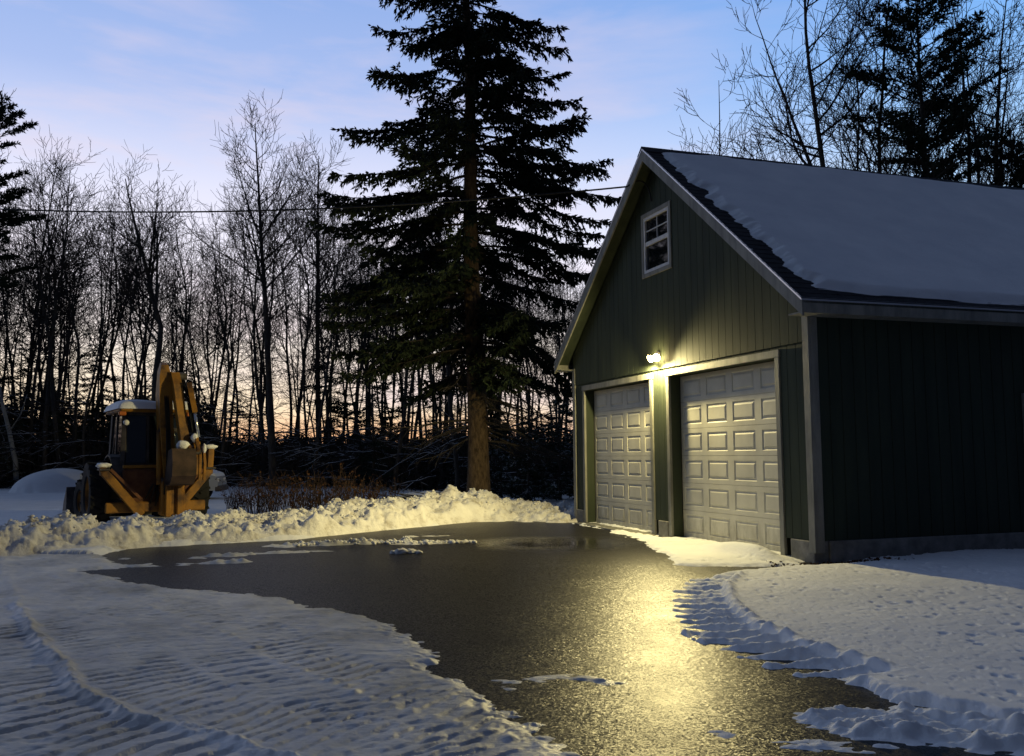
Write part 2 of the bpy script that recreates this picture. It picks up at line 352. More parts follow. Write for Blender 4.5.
def snow_height(x, y):
    """height of the snow surface above z=0, and a region code"""
    base = gz(y)
    n1 = fbm(x, y, .55, 5, 3); n2 = fbm(x, y, .12, 4, 21)
    s = poly_sd(x, y, ASP) + n1 * .13 + n2 * .05
    right = (x > 1.3 + .0 * y) & (y < 12.6)
    left = ~right & (y < 13.9 + .25 * x * 0) & (x < 1.2)
    field = ~right & ~left
    h = np.zeros(x.shape)
    # left: packed, driven snow thinning out over the asphalt
    s2 = s + .07 * fbm(x * .5, y * 1.5, .06, 3, 66) + .05 * fbm(x, y, .25, 2, 67)
    hl = -.030 + .056 * sstep(s2, -.10, .30) + .015 * sstep(s, .3, 2.5) + n1 * .012 + n2 * .008
    # right: clean snow with a cut edge
    hr = -.04 + .125 * sstep(s, -.03, .13) + .03 * sstep(s, .2, 2.5) + .022 * fbm(x, y, 1.6, 3, 44)
    hf = -.04 + .12 * sstep(s, -.05, .4) + .025 * fbm(x, y, 2.2, 4, 51)
    h = np.where(right, hr, np.where(left, hl, hf))
    # band of snow along the doors
    lx = (x - C0[0]) * Wd[0] + (y - C0[1]) * Wd[1]; ly = (x - C0[0]) * Ud[0] + (y - C0[1]) * Ud[1]
    band = (lx < 0.22) & (ly > -.6) & (ly < 8.4) & (x > 1.2)
    hb = -.04 + .075 * sstep(s, -.06, .25) + .03 * n2 * sstep(ly, 1, 5) + .012 * n1
    hb = hb + .15 * np.exp(-((lx + .40) / .20) ** 2) * sstep(ly, .1, .8) * sstep(-ly, -2.6, -1.2)
    hb = hb - .045 * np.exp(-((lx + .06) / .12) ** 2) * sstep(ly, 3.6, 4.4)
    h = np.where(band, hb, h)
    # melted gap along the side wall footing
    sw = (ly < .0) & (lx > -.2)
    h = h - np.where(sw, .07 * np.exp(-(ly / .22) ** 2) * (1 + n2), 0) - .10 * np.exp(-((lx - .1) ** 2 + (ly + .1) ** 2) / .12)
    # melt pocks on the right field
    w = worley(x + .05 * n2, y * .8, .22, 9)
    pk = sstep(-w, -.20, -.05) * (fbm(x, y, 1.0, 3, 61) > -.12)
    w2 = worley(x, y * .7, .11, 19); pk2 = sstep(-w2, -.22, -.08)
    h = h - np.where(right & (s > .25), pk * .016 + pk2 * .006 + .006 * n2, 0)
    # tread marks, left
    d, t, v = path_tv(x, y, TRK1); wob = fbm(x, y, .4, 3, 80) * .07
    rid = np.exp(-((v + wob) / .05) ** 2) * (.030 + .016 * np.maximum(n2, -.6) + .022 * fbm(x, y, .06, 3, 83)); far = sstep(-y, -10.5, -7.5)
    ph = (t + wob * .8) / .175
    def lugf(p, sh): # steep on one side, flat on the other
        f = p - np.floor(p); return np.where(f < sh, f / sh, (1 - f) / (1 - sh))
    def bar_(p, lo=.30, hi=.80): # narrow pressed groove between flat lugs
        return sstep(np.cos(2 * np.pi * p), lo, hi)
    jit = .35 * fbm(x, y, .5, 2, 92)
    damp = (.22 + .62 * sstep(fbm(x, y, .6, 3, 91), -.35, .25)) * (.75 + .5 * fbm(x, y, .11, 2, 93))
    g1 = bar_(ph + jit + np.abs(v + .55) * .4) * sstep(-np.abs(v + .58), -.56, -.47) * .034 - .012 * sstep(-np.abs(v + .58), -.60, -.50)
    g2 = bar_((t + wob) / .135 + jit + v * .9) * sstep(-np.abs(v - .42), -.38, -.27) * .022
    h = h + np.where(left, (rid - (g1 + g2) * damp) * (.25 + .75 * far), 0)
    d, t, v = path_tv(x, y, TRK2); wob = wob * .7
    lug = np.clip(np.sin(2 * np.pi * (t + wob) / .19), 0, 1) ** .6 * (.6 + .6 * fbm(x, y, .5, 2, 84))
    g3 = bar_((t + wob) / .15 + jit + v * 1.1, .2, .7) * sstep(-np.abs(v - .26), -.30, -.20) * .026 + bar_((t + wob) / .15 + jit - v * 1.1) * sstep(-np.abs(v + .28), -.26, -.16) * .018
    h = h + np.where(left, (np.exp(-((v + wob * .6) / .045) ** 2) * lug * .020 - g3 * damp) * (.4 + .6 * far) + .004, 0)
    # wind-packed short ripples over all the driven snow
    rp = fbm(x * .40 + y * .12, y * 1.7, .10, 4, 101, .5); h = h + np.where(left & (s > -.3), np.maximum(rp, -.05) * .012 * sstep(fbm(x, y, 1.3, 3, 105), -.35, .35) + .003 * fbm(x, y, .05, 2, 103), 0)
    # right track with deep lugs
    d, t, v = path_tv(x, y, TRKR)
    inb = sstep(-np.abs(v + .02 + wob * .5), -.30, -.24)
    q_ = (t + wob * .9 + .06 * fbm(t, v * 0, .7, 2, 88)) / .27 - v * 1.5 + .06 * n2; q_ = q_ - np.floor(q_); chev = np.where(q_ < .22, q_ / .22, np.clip(1 - (q_ - .22) / .5, 0, 1)); on = sstep(t, .15, .5) * sstep(-t, -5.4, -4.9)
    track = -.022 + .072 * chev ** 1.2 * (.85 + .35 * fbm(x, y, .3, 3, 89)) * (1 - .35 * sstep(v, .0, -.25)) + .03 * sstep(v, -.2, .3) + .014 * n2 + .012 * fbm(x, y, .05, 2, 107)
    lip = .03 * np.exp(-((v - .31 + wob * .4) / .05) ** 2) * (1 + n2) * (.4 + chev)
    h = np.where((y < 12) & (x > .9), h * (1 - inb * on) + track * inb * on + lip * on, h)
    # plough scrapings and thin ice on the asphalt
    def ridge(P, w, hh, sd, rag=.5):
        nonlocal h
        dd, tt, vv = path_tv(x, y, P)
        dd2 = np.abs(dd + .9 * w * fbm(x, y, w * 2.0, 4, sd + 40)); q = np.exp(-(dd2 / w) ** 2) * (.75 + rag * 2.4 * fbm(x * .6, y * 1.3, .22, 4, sd)) * hh * (1 + .9 * fbm(x * .6, y * 1.3, .06, 3, sd + 9)) - .011
        h = np.maximum(h, np.where(dd < w * 3, q, -1))
    ridge([(-3.9, 15.1), (-3.2, 15.3), (-2.2, 15.45), (-1.4, 15.4), (-.65, 15.45)], .14, .055, 5, .9)
    ridge([(-3.4, 14.2), (-2.7, 14.3)], .07, .02, 6); ridge([(-1.9, 16.6), (-1.2, 16.8)], .08, .02, 7)
    ridge([(-5.6, 13.4), (-4.4, 13.6), (-3.2, 14.2)], .12, .025, 8, 1.1)
    ridge([(-5.0, 12.6), (-3.8, 12.9)], .14, .022, 9, 1.1)
    ridge([(-.05, 6.25), (.4, 6.33), (.7, 6.2)], .12, .019, 10, .7)
    ridge([(1.15, 5.15), (1.5, 5.0), (1.9, 4.85)], .15, .020, 13, .7)
    ridge([(1.75, 5.35), (2.2, 5.30), (2.62, 5.02), (3.0, 4.75), (3.5, 4.55)], .13, .055, 14, .5); ridge([(1.9, 5.15), (2.4, 5.02), (2.9, 4.6)], .15, .05, 15, .6); ridge([(2.3, 5.42), (2.8, 5.1), (3.3, 4.75)], .12, .06, 16, .5)
    # the bank the plough left
    d, hh = interp_path(BERM, BERM_H, x, y)
    _, _, v = path_tv(x, y, BERM)
    wd = np.where(v < 0, 1.45, .85)      # v<0: road side
    prof = np.clip(1 - ((d + .12 * n1) / wd) ** 2, 0, 1) ** .8
    ch = (1 - worley(x + .12 * n2, y + .1 * n1, .40, 31)) * .13 + (1 - worley(x + .2 * n2, y + .1 * n2, .17, 33)) * .08 - .10 + .07 * fbm(x, y, .9, 3, 37) + .07 * fbm(x, y, .13, 4, 38)
    h = h + prof * hh * (1 + .75 * fbm(x, y, 1.3, 3, 39)) * .85 + .09 * sstep(prof, .1, .6) * (sstep(-worley(x + .2 * n1, y, .85, 35), -.55, -.25) - .4) + ch * sstep(prof, 0, .35) * 1.15
    bank = prof > .03
    # snow drifted round the spruce and over a buried pile
    h = h + .30 * np.exp(-(((x + .75) / 1.0) ** 2 + ((y - 23.6) / .9) ** 2))
    h = h + .95 * np.clip(1 - ((x + 19.4) / 1.75) ** 2 - ((y - 39.5) / 2.2) ** 2, 0, 1) ** .6
    h = h + np.where(y > 22, .05 * fbm(x, y, 3.5, 4, 71), 0)
    # disturbed snow round the backhoe
    h = h + np.where((x < -6) & (y > 14.5), .05 * fbm(x, y, .7, 4, 73) * sstep(-y, -24, -19), 0)
    z = base + h
    ins = (lx > .26) & (lx < GL) & (ly > .08) & (ly < GW - .05)
    z = np.where(ins, -.3, z)
    code = np.where(bank, 2, np.where(left & (y < 14.4), 1, 0)); code = np.where((x > .9) & (x < 1.3) & (y < 12), 0, code)
    code = np.where(~bank & (s < .0) & (y > 12.2) & (x < 1.2), 1, code)
    return z, h, code

def build_snow():
    na = 1050; th = np.linspace(R(-47), R(47), na)
    r = [2.6]
    while r[-1] < 62: r.append(r[-1] + (.0035 + .0017 * r[-1] if r[-1] < 9.5 else .0045 + .0024 * r[-1]) * (1 if r[-1] < 24 else 1 + (r[-1] - 24) * .12))
    r = np.array(r); nr = len(r)
    Rr, Th = np.meshgrid(r, th, indexing='ij'); X = Rr * np.sin(Th); Y = Rr * np.cos(Th)
    Z, H, code = snow_height(X.ravel(), Y.ravel())
    V = np.stack([X.ravel(), Y.ravel(), Z], 1)
    idx = np.arange(nr * na).reshape(nr, na); F = np.stack([idx[:-1, :-1], idx[:-1, 1:], idx[1:, 1:], idx[1:, :-1]], -1).reshape(-1, 4)[:, ::-1]
    hm = H[F].max(1); fc = code[F[:, 0]]
    keep = hm > -.02
    for c, name, m in ((0, 'snow', M_snow), (1, 'packed_snow', M_packed), (2, 'snow_bank', M_bank)):
        f = F[keep & (fc == c)]; u, inv = np.unique(f, return_inverse=True)
        o = link(name, mesh_np(V[u], [inv.reshape(-1, 4)], True), m); tag(o, kind='structure')
build_snow()

def sheet(name, P, z, m, kind='structure'):
    b = bmesh.new(); b.faces.new([b.verts.new((x, y, z if not callable(z) else float(z(y)))) for x, y in P]); bmesh.ops.triangulate(b, faces=b.faces)
    me = bpy.data.meshes.new(name); b.to_mesh(me); b.free(); return tag(link(name, me, m), kind=kind)
def grid_sheet(name, x0, x1, y0, y1, nx, ny, zf, m):
    X, Y = np.meshgrid(np.linspace(x0, x1, nx), np.linspace(y0, y1, ny)); V = np.stack([X.ravel(), Y.ravel(), zf(X.ravel(), Y.ravel())], 1)
    i = np.arange(nx * ny).reshape(ny, nx); F = np.stack([i[:-1, :-1], i[:-1, 1:], i[1:, 1:], i[1:, :-1]], -1).reshape(-1, 4)
    return tag(link(name, mesh_np(V, [F], True), m), kind='structure')
grid_sheet('driveway', -9, 6, -5, 22, 120, 220, lambda x, y: gz(y) + .004 * fbm(x, y, 1.5, 3, 200), M_asphalt)
def wood_z(x, y):
    r = np.hypot(x, y); az = np.degrees(np.arctan2(x, y))
    edge = np.interp(az, [-60, -31, -20, -12, -4, 2, 5, 12, 60], [50, 50, 46, 40, 34, 29, 28, 31, 40])
    return -.16 + .22 * sstep(r, edge - 1, edge + 1.5) + 3.2 * sstep(r, edge + 18, 150) * (y > 0) + .25 * fbm(x, y, 5, 4, 300) * sstep(r, edge, edge + 8)
gs = grid_sheet('ground', -260, 260, -120, 300, 240, 220, wood_z, M_shaded_soil)
# the yard around the viewer, outside the sector of detailed snow
grid_sheet('snow_yard', -60, 60, -60, 34, 120, 100, lambda x, y: np.full(x.shape, -.12) - .05 + .05 * fbm(x, y, 4, 3, 5), M_snow)

# ------------------------------------------------------------------ garage
gar = empty('garage', (C0[0], C0[1], 0), TH)
tag(gar, 'dark green two-bay garage with white panelled doors and a snow-covered gable roof', 'garage')
L1, L2, R1, R2, DH = 7.554, 4.577, 3.859, .754, 2.75
RIDGE, EAVE, OV, EV = 6.82, 3.41, .33, .33
SL = (RIDGE - EAVE) / (GW / 2 + EV)
def roof_z(y): return RIDGE - abs(y - GW / 2) * SL
def strips(b, x0, x1, zlo, top, y0, y1, holes, pitch=.2, gw=.009, groove=.005):
    ys = [y0, y1]; k = y0
    while k < y1: ys += [k, k + gw]; k += pitch
    for h in holes: ys += [h[0], h[1]]
    ys = sorted({round(v, 4) for v in ys if y0 <= v <= y1})
    for a, c in zip(ys, ys[1:]):
        if c - a < 1e-3: continue
        m = (a + c) / 2; off = groove if ((m - y0) % pitch) < gw else 0
        za, zc = top(a), top(c); iv = [(zlo, None)]
        hs = sorted([(h[2], h[3]) for h in holes if h[0] - 1e-4 <= m <= h[1] + 1e-4])
        seg = []; cur = zlo
        for h0, h1 in hs:
            if h0 > cur: seg.append((cur, h0))
            cur = max(cur, h1)
        seg.append((cur, None))
        for s0, s1 in seg:
            t0, t1 = (za, zc) if s1 is None else (s1, s1)
            if min(t0, t1) - s0 < .01: continue
            b.prism([(a, s0), (c, s0), (c, t1), (a, t0)], 'x', x0 + off, x1)
ZS = 2.90
WIN = (3.70, 4.66, 4.68, 5.71)
b = MB()
strips(b, -.022, .05, ZS, lambda y: roof_z(y) - .13, 0.0, GW, [WIN], .2)
b.build('gable_siding', M_green, gar)
b = MB()
strips(b, 0, .09, .25, lambda y: ZS + .02, .09, GW - .09, [(R2 - .1, R1 + .1, -1, DH + .09), (L2 - .1, L1 + .1, -1, DH + .09)], .2)
b.build('wall', M_green, gar)
# narrow returns: the door jambs are painted green
b = MB()
for y, s in ((R2, -1), (R1, 1), (L2, -1), (L1, 1)):
    b.box((.02, y, 0), (.42, y + s * .03, DH + .02))
b.box((.02, R2 - .03, DH), (.42, R1 + .03, DH + .03)); b.box((.02, L2 - .03, DH), (.42, L1 + .03, DH + .03))
b.build('door_jamb', M_green, gar)
# casings
for a, c in ((R2, R1), (L2, L1)):
    b = MB()
    b.box((-.028, a - .10, .0), (.019, a, DH), .004); b.box((-.028, c, 0), (.019, c + .10, DH), .004)
    b.box((-.034, a - .115, DH), (.019, c + .115, DH + .105), .004)
    b.build('door_casing', M_trim, gar)
# footing
b = MB()
for a, c in ((.0, R2 - .24), (R1 + .13, L2 - .24), (L1 + .12, GW)):
    b.box((-.03, a, -.5), (.2, c, .25), .01)
b.box((0.2, -.03, -.5), (GL, .15, .25), .01)
b.box((.0, GW - .15, -.5), (GL, GW + .03, .25), .01); b.box((GL - .15, .15, -.5), (GL, GW - .15, .25), .01)
b.build('foundation', M_conc, gar)
b = MB(); b.box((-.25, R2 - .1, -.3), (.6, R1 + .1, -.004), .01); b.box((-.25, L2 - .1, -.3), (.6, L1 + .1, -.004), .01); b.build('concrete_sill', M_conc, gar)
# side walls
b = MB()
SWIN = (3.70, 4.62, 1.02, 2.17)
def strips_side(b, yo, yi, holes):
    k = 0.09; xs = [0.09, GL - .09] + [v for h in holes for v in h[:2]]
    while k < GL - .09: xs += [k, k + .014]; k += .2
    xs = sorted({round(v, 4) for v in xs if .09 <= v <= GL - .09})
    for a, c in zip(xs, xs[1:]):
        m = (a + c) / 2; off = .008 if ((m - .09) % .2) < .014 else 0; off *= (1 if yi > yo else -1)
        hs = [h for h in holes if h[0] - 1e-4 <= m <= h[1] + 1e-4]
        for z0, z1 in ([(.25, 3.25)] if not hs else [(.25, hs[0][2]), (hs[0][3], 3.25)]):
            b.box((a, yo + off, z0), (c, yi, z1))
strips_side(b, 0, .1, [SWIN]); b.build('side_wall', M_green_shaded, gar)
b = MB(); strips_side(b, GW, GW - .1, []); b.build('side_wall', M_green_shaded, gar)
b = MB(); b.prism([(0, .25), (GW, .25), (GW, roof_z(GW) - .13), (GW / 2, roof_z(GW / 2) - .13), (0, roof_z(0) - .13)], 'x', GL - .1, GL); b.build('rear_wall', M_green_shaded, gar)
b = MB(); b.box((.75, .11, -.02), (GL - .11, GW - .11, -.01)); b.build('interior_slab', M_conc, gar)
# corner boards
b = MB()
b.box((-.034, -.034, .1), (.0, .10, 3.26), .004); b.box((.0, -.034, .1), (.115, -.001, 3.26), .004)
b.build('corner_board', M_trim, gar)
b = MB()
b.box((-.034, GW - .10, .1), (.0, GW + .034, 3.26), .004); b.box((.0, GW + .001, .1), (.115, GW + .034, 3.26), .004)
b.build('corner_board', M_trim, gar)
# roof
TT = .10 / math.cos(math.atan(SL))
def slab(side, x0, x1, top, bot, y_in=0.0, y_out=None):
    ye = GW / 2 + EV if y_out is None else y_out
    return [(GW / 2 + side * y_in, RIDGE - y_in * SL + top), (GW / 2 + side * ye, RIDGE - ye * SL + top), (GW / 2 + side * ye, RIDGE - ye * SL + bot), (GW / 2 + side * y_in, RIDGE - y_in * SL + bot)]
rf = MB()
for s in (-1, 1): rf.prism(slab(s, 0, 0, -.0, -.03), 'x', -OV, GL + OV)
# courses of shingles with a stepped edge
for s in (-1, 1):
    n = 38; st = (GW / 2 + EV) / n
    for k in range(n):
        a = k * st; c = a + st + .012
        z0 = RIDGE - a * SL; z1 = RIDGE - c * SL
        rf.prism([(GW / 2 + s * a, z0 + .003), (GW / 2 + s * c, z1 + .011), (GW / 2 + s * c, z1 + .001), (GW / 2 + s * a, z0 + .0005)], 'x', -OV - .012, GL + OV)
rf.prism([(GW / 2, RIDGE + .035), (GW / 2 - .16, RIDGE - .16 * SL + .026), (GW / 2 - .16, RIDGE - .16 * SL + .012), (GW / 2, RIDGE + .01), (GW / 2 + .16, RIDGE - .16 * SL + .012), (GW / 2 + .16, RIDGE - .16 * SL + .026)], 'x', -OV - .014, GL + OV)
roof = rf.build('roof', M_shingle, gar)
b = MB()
for s in (-1, 1): b.prism(slab(s, 0, 0, -.033, -.060), 'x', -OV + .03, GL + OV - .03)
b.build('soffit', M_green, gar)
for s in (-1, 1):
    b = MB(); b.prism(slab(s, 0, 0, -.004, -.23), 'x', -OV, -OV + .028); b.build('rake_board', M_trim, gar)
    b = MB(); b.prism(slab(s, 0, 0, .012, -.03), 'x', -OV - .008, -OV - .001); b.build('drip_edge', M_metal, gar)
    b = MB(); b.prism(slab(s, 0, 0, -.061, -.23), 'x', GL + OV - .03, GL + OV); b.build('rake_board', M_trim, gar)
    ye = GW / 2 + s * (GW / 2 + EV)
    b = MB(); b.box((-OV + .03, ye, EAVE - .19), (GL + OV, ye - s * .025, EAVE - .004)); b.box((-OV + .03, ye - s * .026, EAVE - .185), (GL + OV, ye - s * EV - s * .01, EAVE - .165)); b.build('eave_board', M_trim, gar)
    b = MB(); b.box((-OV, ye + s * .002, EAVE - .03), (GL + OV, ye + s * .009, EAVE + .006)); b.build('drip_edge', M_metal, gar)
# snow lying on both slopes, with ragged edges where it has slid back
def roof_snow():
    for s in (-1, 1):
        nx, ny = 620, 190; X, T = np.meshgrid(np.linspace(-OV, GL + OV, nx), np.linspace(0.02, GW / 2 + EV - .02, ny), indexing='ij')
        x = X.ravel(); t = T.ravel(); tt = t / (GW / 2 + EV)
        dl = x + OV - (.20 + .16 * tt ** .8) + .20 * fbm(t * 1., x * .15, .25, 4, 400) + .10 * fbm(x * .3, t, .09, 3, 410)
        dr = t - .10 + .05 * fbm(x, t, .5, 3, 403); de = (GW / 2 + EV - t) - (.15 - .10 * sstep(x, 0, 3.5)) + .09 * fbm(x * .35, t, .3, 4, 405)
        s_ = np.minimum(np.minimum(dl * .8, dr), de)
        h = -.02 + .095 * sstep(s_, -.02, .16) + .022 * fbm(x, t, 1.5, 4, 407) + .003 * fbm(x * .4, t, .12, 3, 409)
        nrm = np.array([0, s * SL, 1]) / math.hypot(SL, 1)
        V = np.stack([x, GW / 2 + s * t, RIDGE - t * SL + .02], 1) + nrm[None] * h[:, None]
        i = np.arange(nx * ny).reshape(nx, ny); F = np.stack([i[:-1, :-1], i[:-1, 1:], i[1:, 1:], i[1:, :-1]], -1).reshape(-1, 4)
        if s < 0: F = F[:, ::-1]
        F = F[h[F].max(1) > -.012]; u, inv = np.unique(F, return_inverse=True)
        link('roof_snow', mesh_np(V[u], [inv.reshape(-1, 4)], True), M_snow, gar)
roof_snow()
# overhead doors
def door(y0, y1):
    d = empty('garage_door', (.2, y0, 0)); d.parent = gar
    W = y1 - y0; n = 6; H = DH / n
    for k in range(n):
        b = MB(); z0 = k * H + .0025; z1 = (k + 1) * H - .0025
        cw = W / 4; mx = .085; mz = .072
        # stile and rail field, with four raised panels
        bm = b.bm; xs = [0.0]; 
        fx = 0.0
        ys = [0.012]
        for c in range(4): ys += [c * cw + mx, (c + 1) * cw - mx]
        ys += [W - .012]; zs = [z0, z0 + mz, z1 - mz, z1]
        def quad(a, b_, c_, d_): bm.faces.new([bm.verts.new(p) for p in (a, b_, c_, d_)])
        for i in range(len(ys) - 1):
            for j in range(3):
                ya, yb, za, zb = ys[i], ys[i + 1], zs[j], zs[j + 1]
                if i % 2 == 1 and j == 1:
                    rings = [(0, 0), (.016, .014), (.030, .014), (.060, -.001)]
                    prev = None
                    for ins, dx in rings:
                        cur = [(dx, ya + ins, za + ins), (dx, yb - ins, za + ins), (dx, yb - ins, zb - ins), (dx, ya + ins, zb - ins)]
                        if prev:
                            for q in range(4): quad(prev[q], prev[(q + 1) % 4], cur[(q + 1) % 4], cur[q])
                        prev = cur
                    quad(*prev)
                else: quad((0, ya, za), (0, yb, za), (0, yb, zb), (0, ya, zb))
        bmesh.ops.remove_doubles(bm, verts=bm.verts, dist=1e-5)
        b.box((.016, .012, z0), (.05, W - .012, z1))
        for zz in (z0, z1): b.box((0.0005, .012, zz - .0005), (.016, W - .012, zz + .0005))
        o = b.build('door_section', M_door, d)
    b = MB(); b.box((.004, .01, -.002), (.046, W - .01, .004)); b.build('bottom_seal', M_rubber, d)
    b = MB(); b.box((-.012, 0.001, 0), (.03, .011, DH)); b.box((-.012, W - .011, 0), (.03, W - .001, DH)); b.box((-.012, .012, DH - .012), (-.001, W - .012, DH - .001)); b.build('weather_seal', M_rubber, d)
    return d
tag(door(R2, R1), None); tag(door(L2, L1), None)
# windows
def window(name, y0, y1, z0, z1, M, munt):
    w = empty(name); w.parent = gar; w.matrix_local = M
    b = MB(); t = .075
    b.box((-.045, y0 - t, z0 - t), (-.005, y0, z1 + t), .003); b.box((-.045, y1, z0 - t), (-.005, y1 + t, z1 + t), .003)
    b.box((-.048, y0, z1), (-.005, y1, z1 + t), .003); b.box((-.048, y0, z0 - t), (-.005, y1, z0), .003)
    b.build('window_trim', M_trim, w)
    s = .055; zm = z0 + (z1 - z0) * .52; b = MB()
    b.box((-.034, y0, z0), (.06, y0 + s, z1)); b.box((-.034, y1 - s, z0), (.06, y1, z1)); b.box((-.034, y0 + s, z0), (.06, y1 - s, z0 + s)); b.box((-.034, y0 + s, z1 - s), (.06, y1 - s, z1))
    b.build('window_frame', M_white, w)
    b = MB(); b.box((-.026, y0 + s, zm - .04), (.05, y1 - s, zm + .04), .003)
    if munt:
        ym = (y0 + y1) / 2; zq = (zm + .04 + z1 - s) / 2; b.box((-.012, ym - .009, zm + .04), (.004, ym + .009, z1 - s)); b.box((-.0122, y0 + s, zq - .009), (.0042, y1 - s, zq + .009))
    b.build('window_sash', M_white, w)
    b = MB(); b.box((.006, y0 + s, z0 + s), (.012, y1 - s, z1 - s)); b.build('window_pane', M_glass, w)
window('gable_window', *WIN, Matrix.Identity(4), True)
# side window: local frame turned so that its outward side faces -y of the garage
Ms = Matrix.Translation((0, 0, 0)) @ Matrix.Rotation(R(90), 4, 'Z') @ Matrix.Diagonal((1, -1, 1, 1))
window('side_window', SWIN[0], SWIN[1], SWIN[2], SWIN[3], Ms, True)

# ------------------------------------------------------------------ wall lamp
GM = Matrix.Translation((C0[0], C0[1], 0)) @ Matrix.Rotation(TH, 4, 'Z')
def emis(name, c, s):
    m = bpy.data.materials.new(name); m.use_nodes = True; N = m.node_tree.nodes; b = N['Principled BSDF']
    b.inputs['Base Color'].default_value = (*c, 1); b.inputs['Emission Color'].default_value = (*c, 1); b.inputs['Emission Strength'].default_value = s; return m
M_bulb = emis('lit_bulb', (1, .76, .32), 95)
def wall_lamp():
    LY, LZ = 4.17, 3.15
    p = GM @ Vector((-.034, LY, LZ)); o = empty('wall_lamp', p, TH)
    tag(o, 'lit twin-head floodlight on the garage wall between the two doors', 'lamp')
    b = MB(); b.cyl((0, 0, 0), (-.03, 0, 0), .07, n=24); b.build('mounting_plate', M_grey, o, True)
    for s in (-1, 1):
        d = Vector((-.55, s * .62, -.42)).normalized(); a = Vector((-.03, s * .025, 0)); e = a + d * .07
        b = MB(); b.cyl(a, e, .022, .03); b.build('lamp_holder', M_grey, o, True)
        b = MB(); b.lathe([(.030, 0), (.038, .02), (.060, .055), (.068, .072), (.060, .088), (.036, .098), (.001, .10)], e, d, 20); bu = b.build('flood_bulb', M_bulb, o, True)
        l = bpy.data.lights.new('flood_beam', 'SPOT'); l.energy = (1650, 820)[s < 0]; l.color = (.97, .80, .36); l.spot_size = R(128); l.spot_blend = 1.0; l.shadow_soft_size = .035
        lo = bpy.data.objects.new('flood_beam', l); col.objects.link(lo); lo.parent = o; lo.location = e + d * .112
        g = bpy.data.lights.new('flood_glow', 'SPOT'); g.energy = (360, 320)[s < 0]; g.color = (.97, .80, .34); g.spot_size = R(176); g.spot_blend = .35; g.shadow_soft_size = .03
        go = bpy.data.objects.new('flood_glow', g); col.objects.link(go); go.parent = o; go.location = e + d * .125 + Vector((.03, 0, -.02)); go.rotation_euler = Vector((-.45, s * .15, -.88)).to_track_quat('-Z', 'Y').to_euler()
        aim = Vector((-.80, s * .72, -.06)) if s > 0 else Vector((-.62, s * .85, -.20))
        lo.rotation_euler = aim.to_track_quat('-Z', 'Y').to_euler()
wall_lamp()

# service cable to the gable
def tube_np(P, rad, k=5):
    P = np.asarray(P, float); n = len(P); T = np.gradient(P, axis=0); T /= np.linalg.norm(T, axis=1)[:, None] + 1e-12
    ref = np.where(np.abs(T[:, 2:3]) > .9, np.array([[1., 0, 0]]), np.array([[0, 0, 1.]])); A = np.cross(T, ref); A /= np.linalg.norm(A, axis=1)[:, None] + 1e-12; B = np.cross(T, A)
    a = np.arange(k) * 2 * np.pi / k; rad = np.broadcast_to(rad, (n,))
    V = P[:, None] + rad[:, None, None] * (A[:, None] * np.cos(a)[None, :, None] + B[:, None] * np.sin(a)[None, :, None])
    i = np.arange(n * k).reshape(n, k); F = np.stack([i[:-1], np.roll(i[:-1], -1, 1), np.roll(i[1:], -1, 1), i[1:]], -1).reshape(-1, 4)
    return V.reshape(-1, 3), F
class TB:
    def __init__(s): s.V = []; s.F = {3: [], 4: []}; s.n = 0
    def add(s, V, F):
        s.V.append(V); s.F[F.shape[1]].append(F + s.n); s.n += len(V)
    def tube(s, P, rad, k=5): s.add(*tube_np(P, rad, k))
    def mesh(s, smooth=False):
        return mesh_np(np.concatenate(s.V), [np.concatenate(f) for f in s.F.values() if f], smooth)
M_cable = mat('cable', (.02, .02, .02), .6, .3)
def cable():
    a = np.array(GM @ Vector((-.36, 4.62, 6.28))); e = np.array([-24.5, 21.5, 9.0])
    o = empty('overhead_cable', tuple(a)); tag(o, 'black overhead power cable running from the garage gable across the woods', 'cable')
    t = np.linspace(0, 1, 60)[:, None]; P = a + (e - a) * t; P[:, 2] -= .95 * (4 * t * (1 - t))[:, 0]
    b = TB(); b.tube(P - a, .016, 6); link('cable_span', b.mesh(True), M_cable, o)
    w = np.array(GM @ Vector((-.05, 4.30, 5.95))) - a; c = np.array(GM @ Vector((-.09, 4.34, 6.34))) - a
    t = np.linspace(0, 1, 14)[:, None]; Q = (1 - t) ** 2 * 0 + 2 * t * (1 - t) * (c + np.array([0, 0, .18])) + t ** 2 * w
    b = TB(); b.tube(Q, .014, 6); link('drip_loop', b.mesh(True), M_cable, o)
cable()

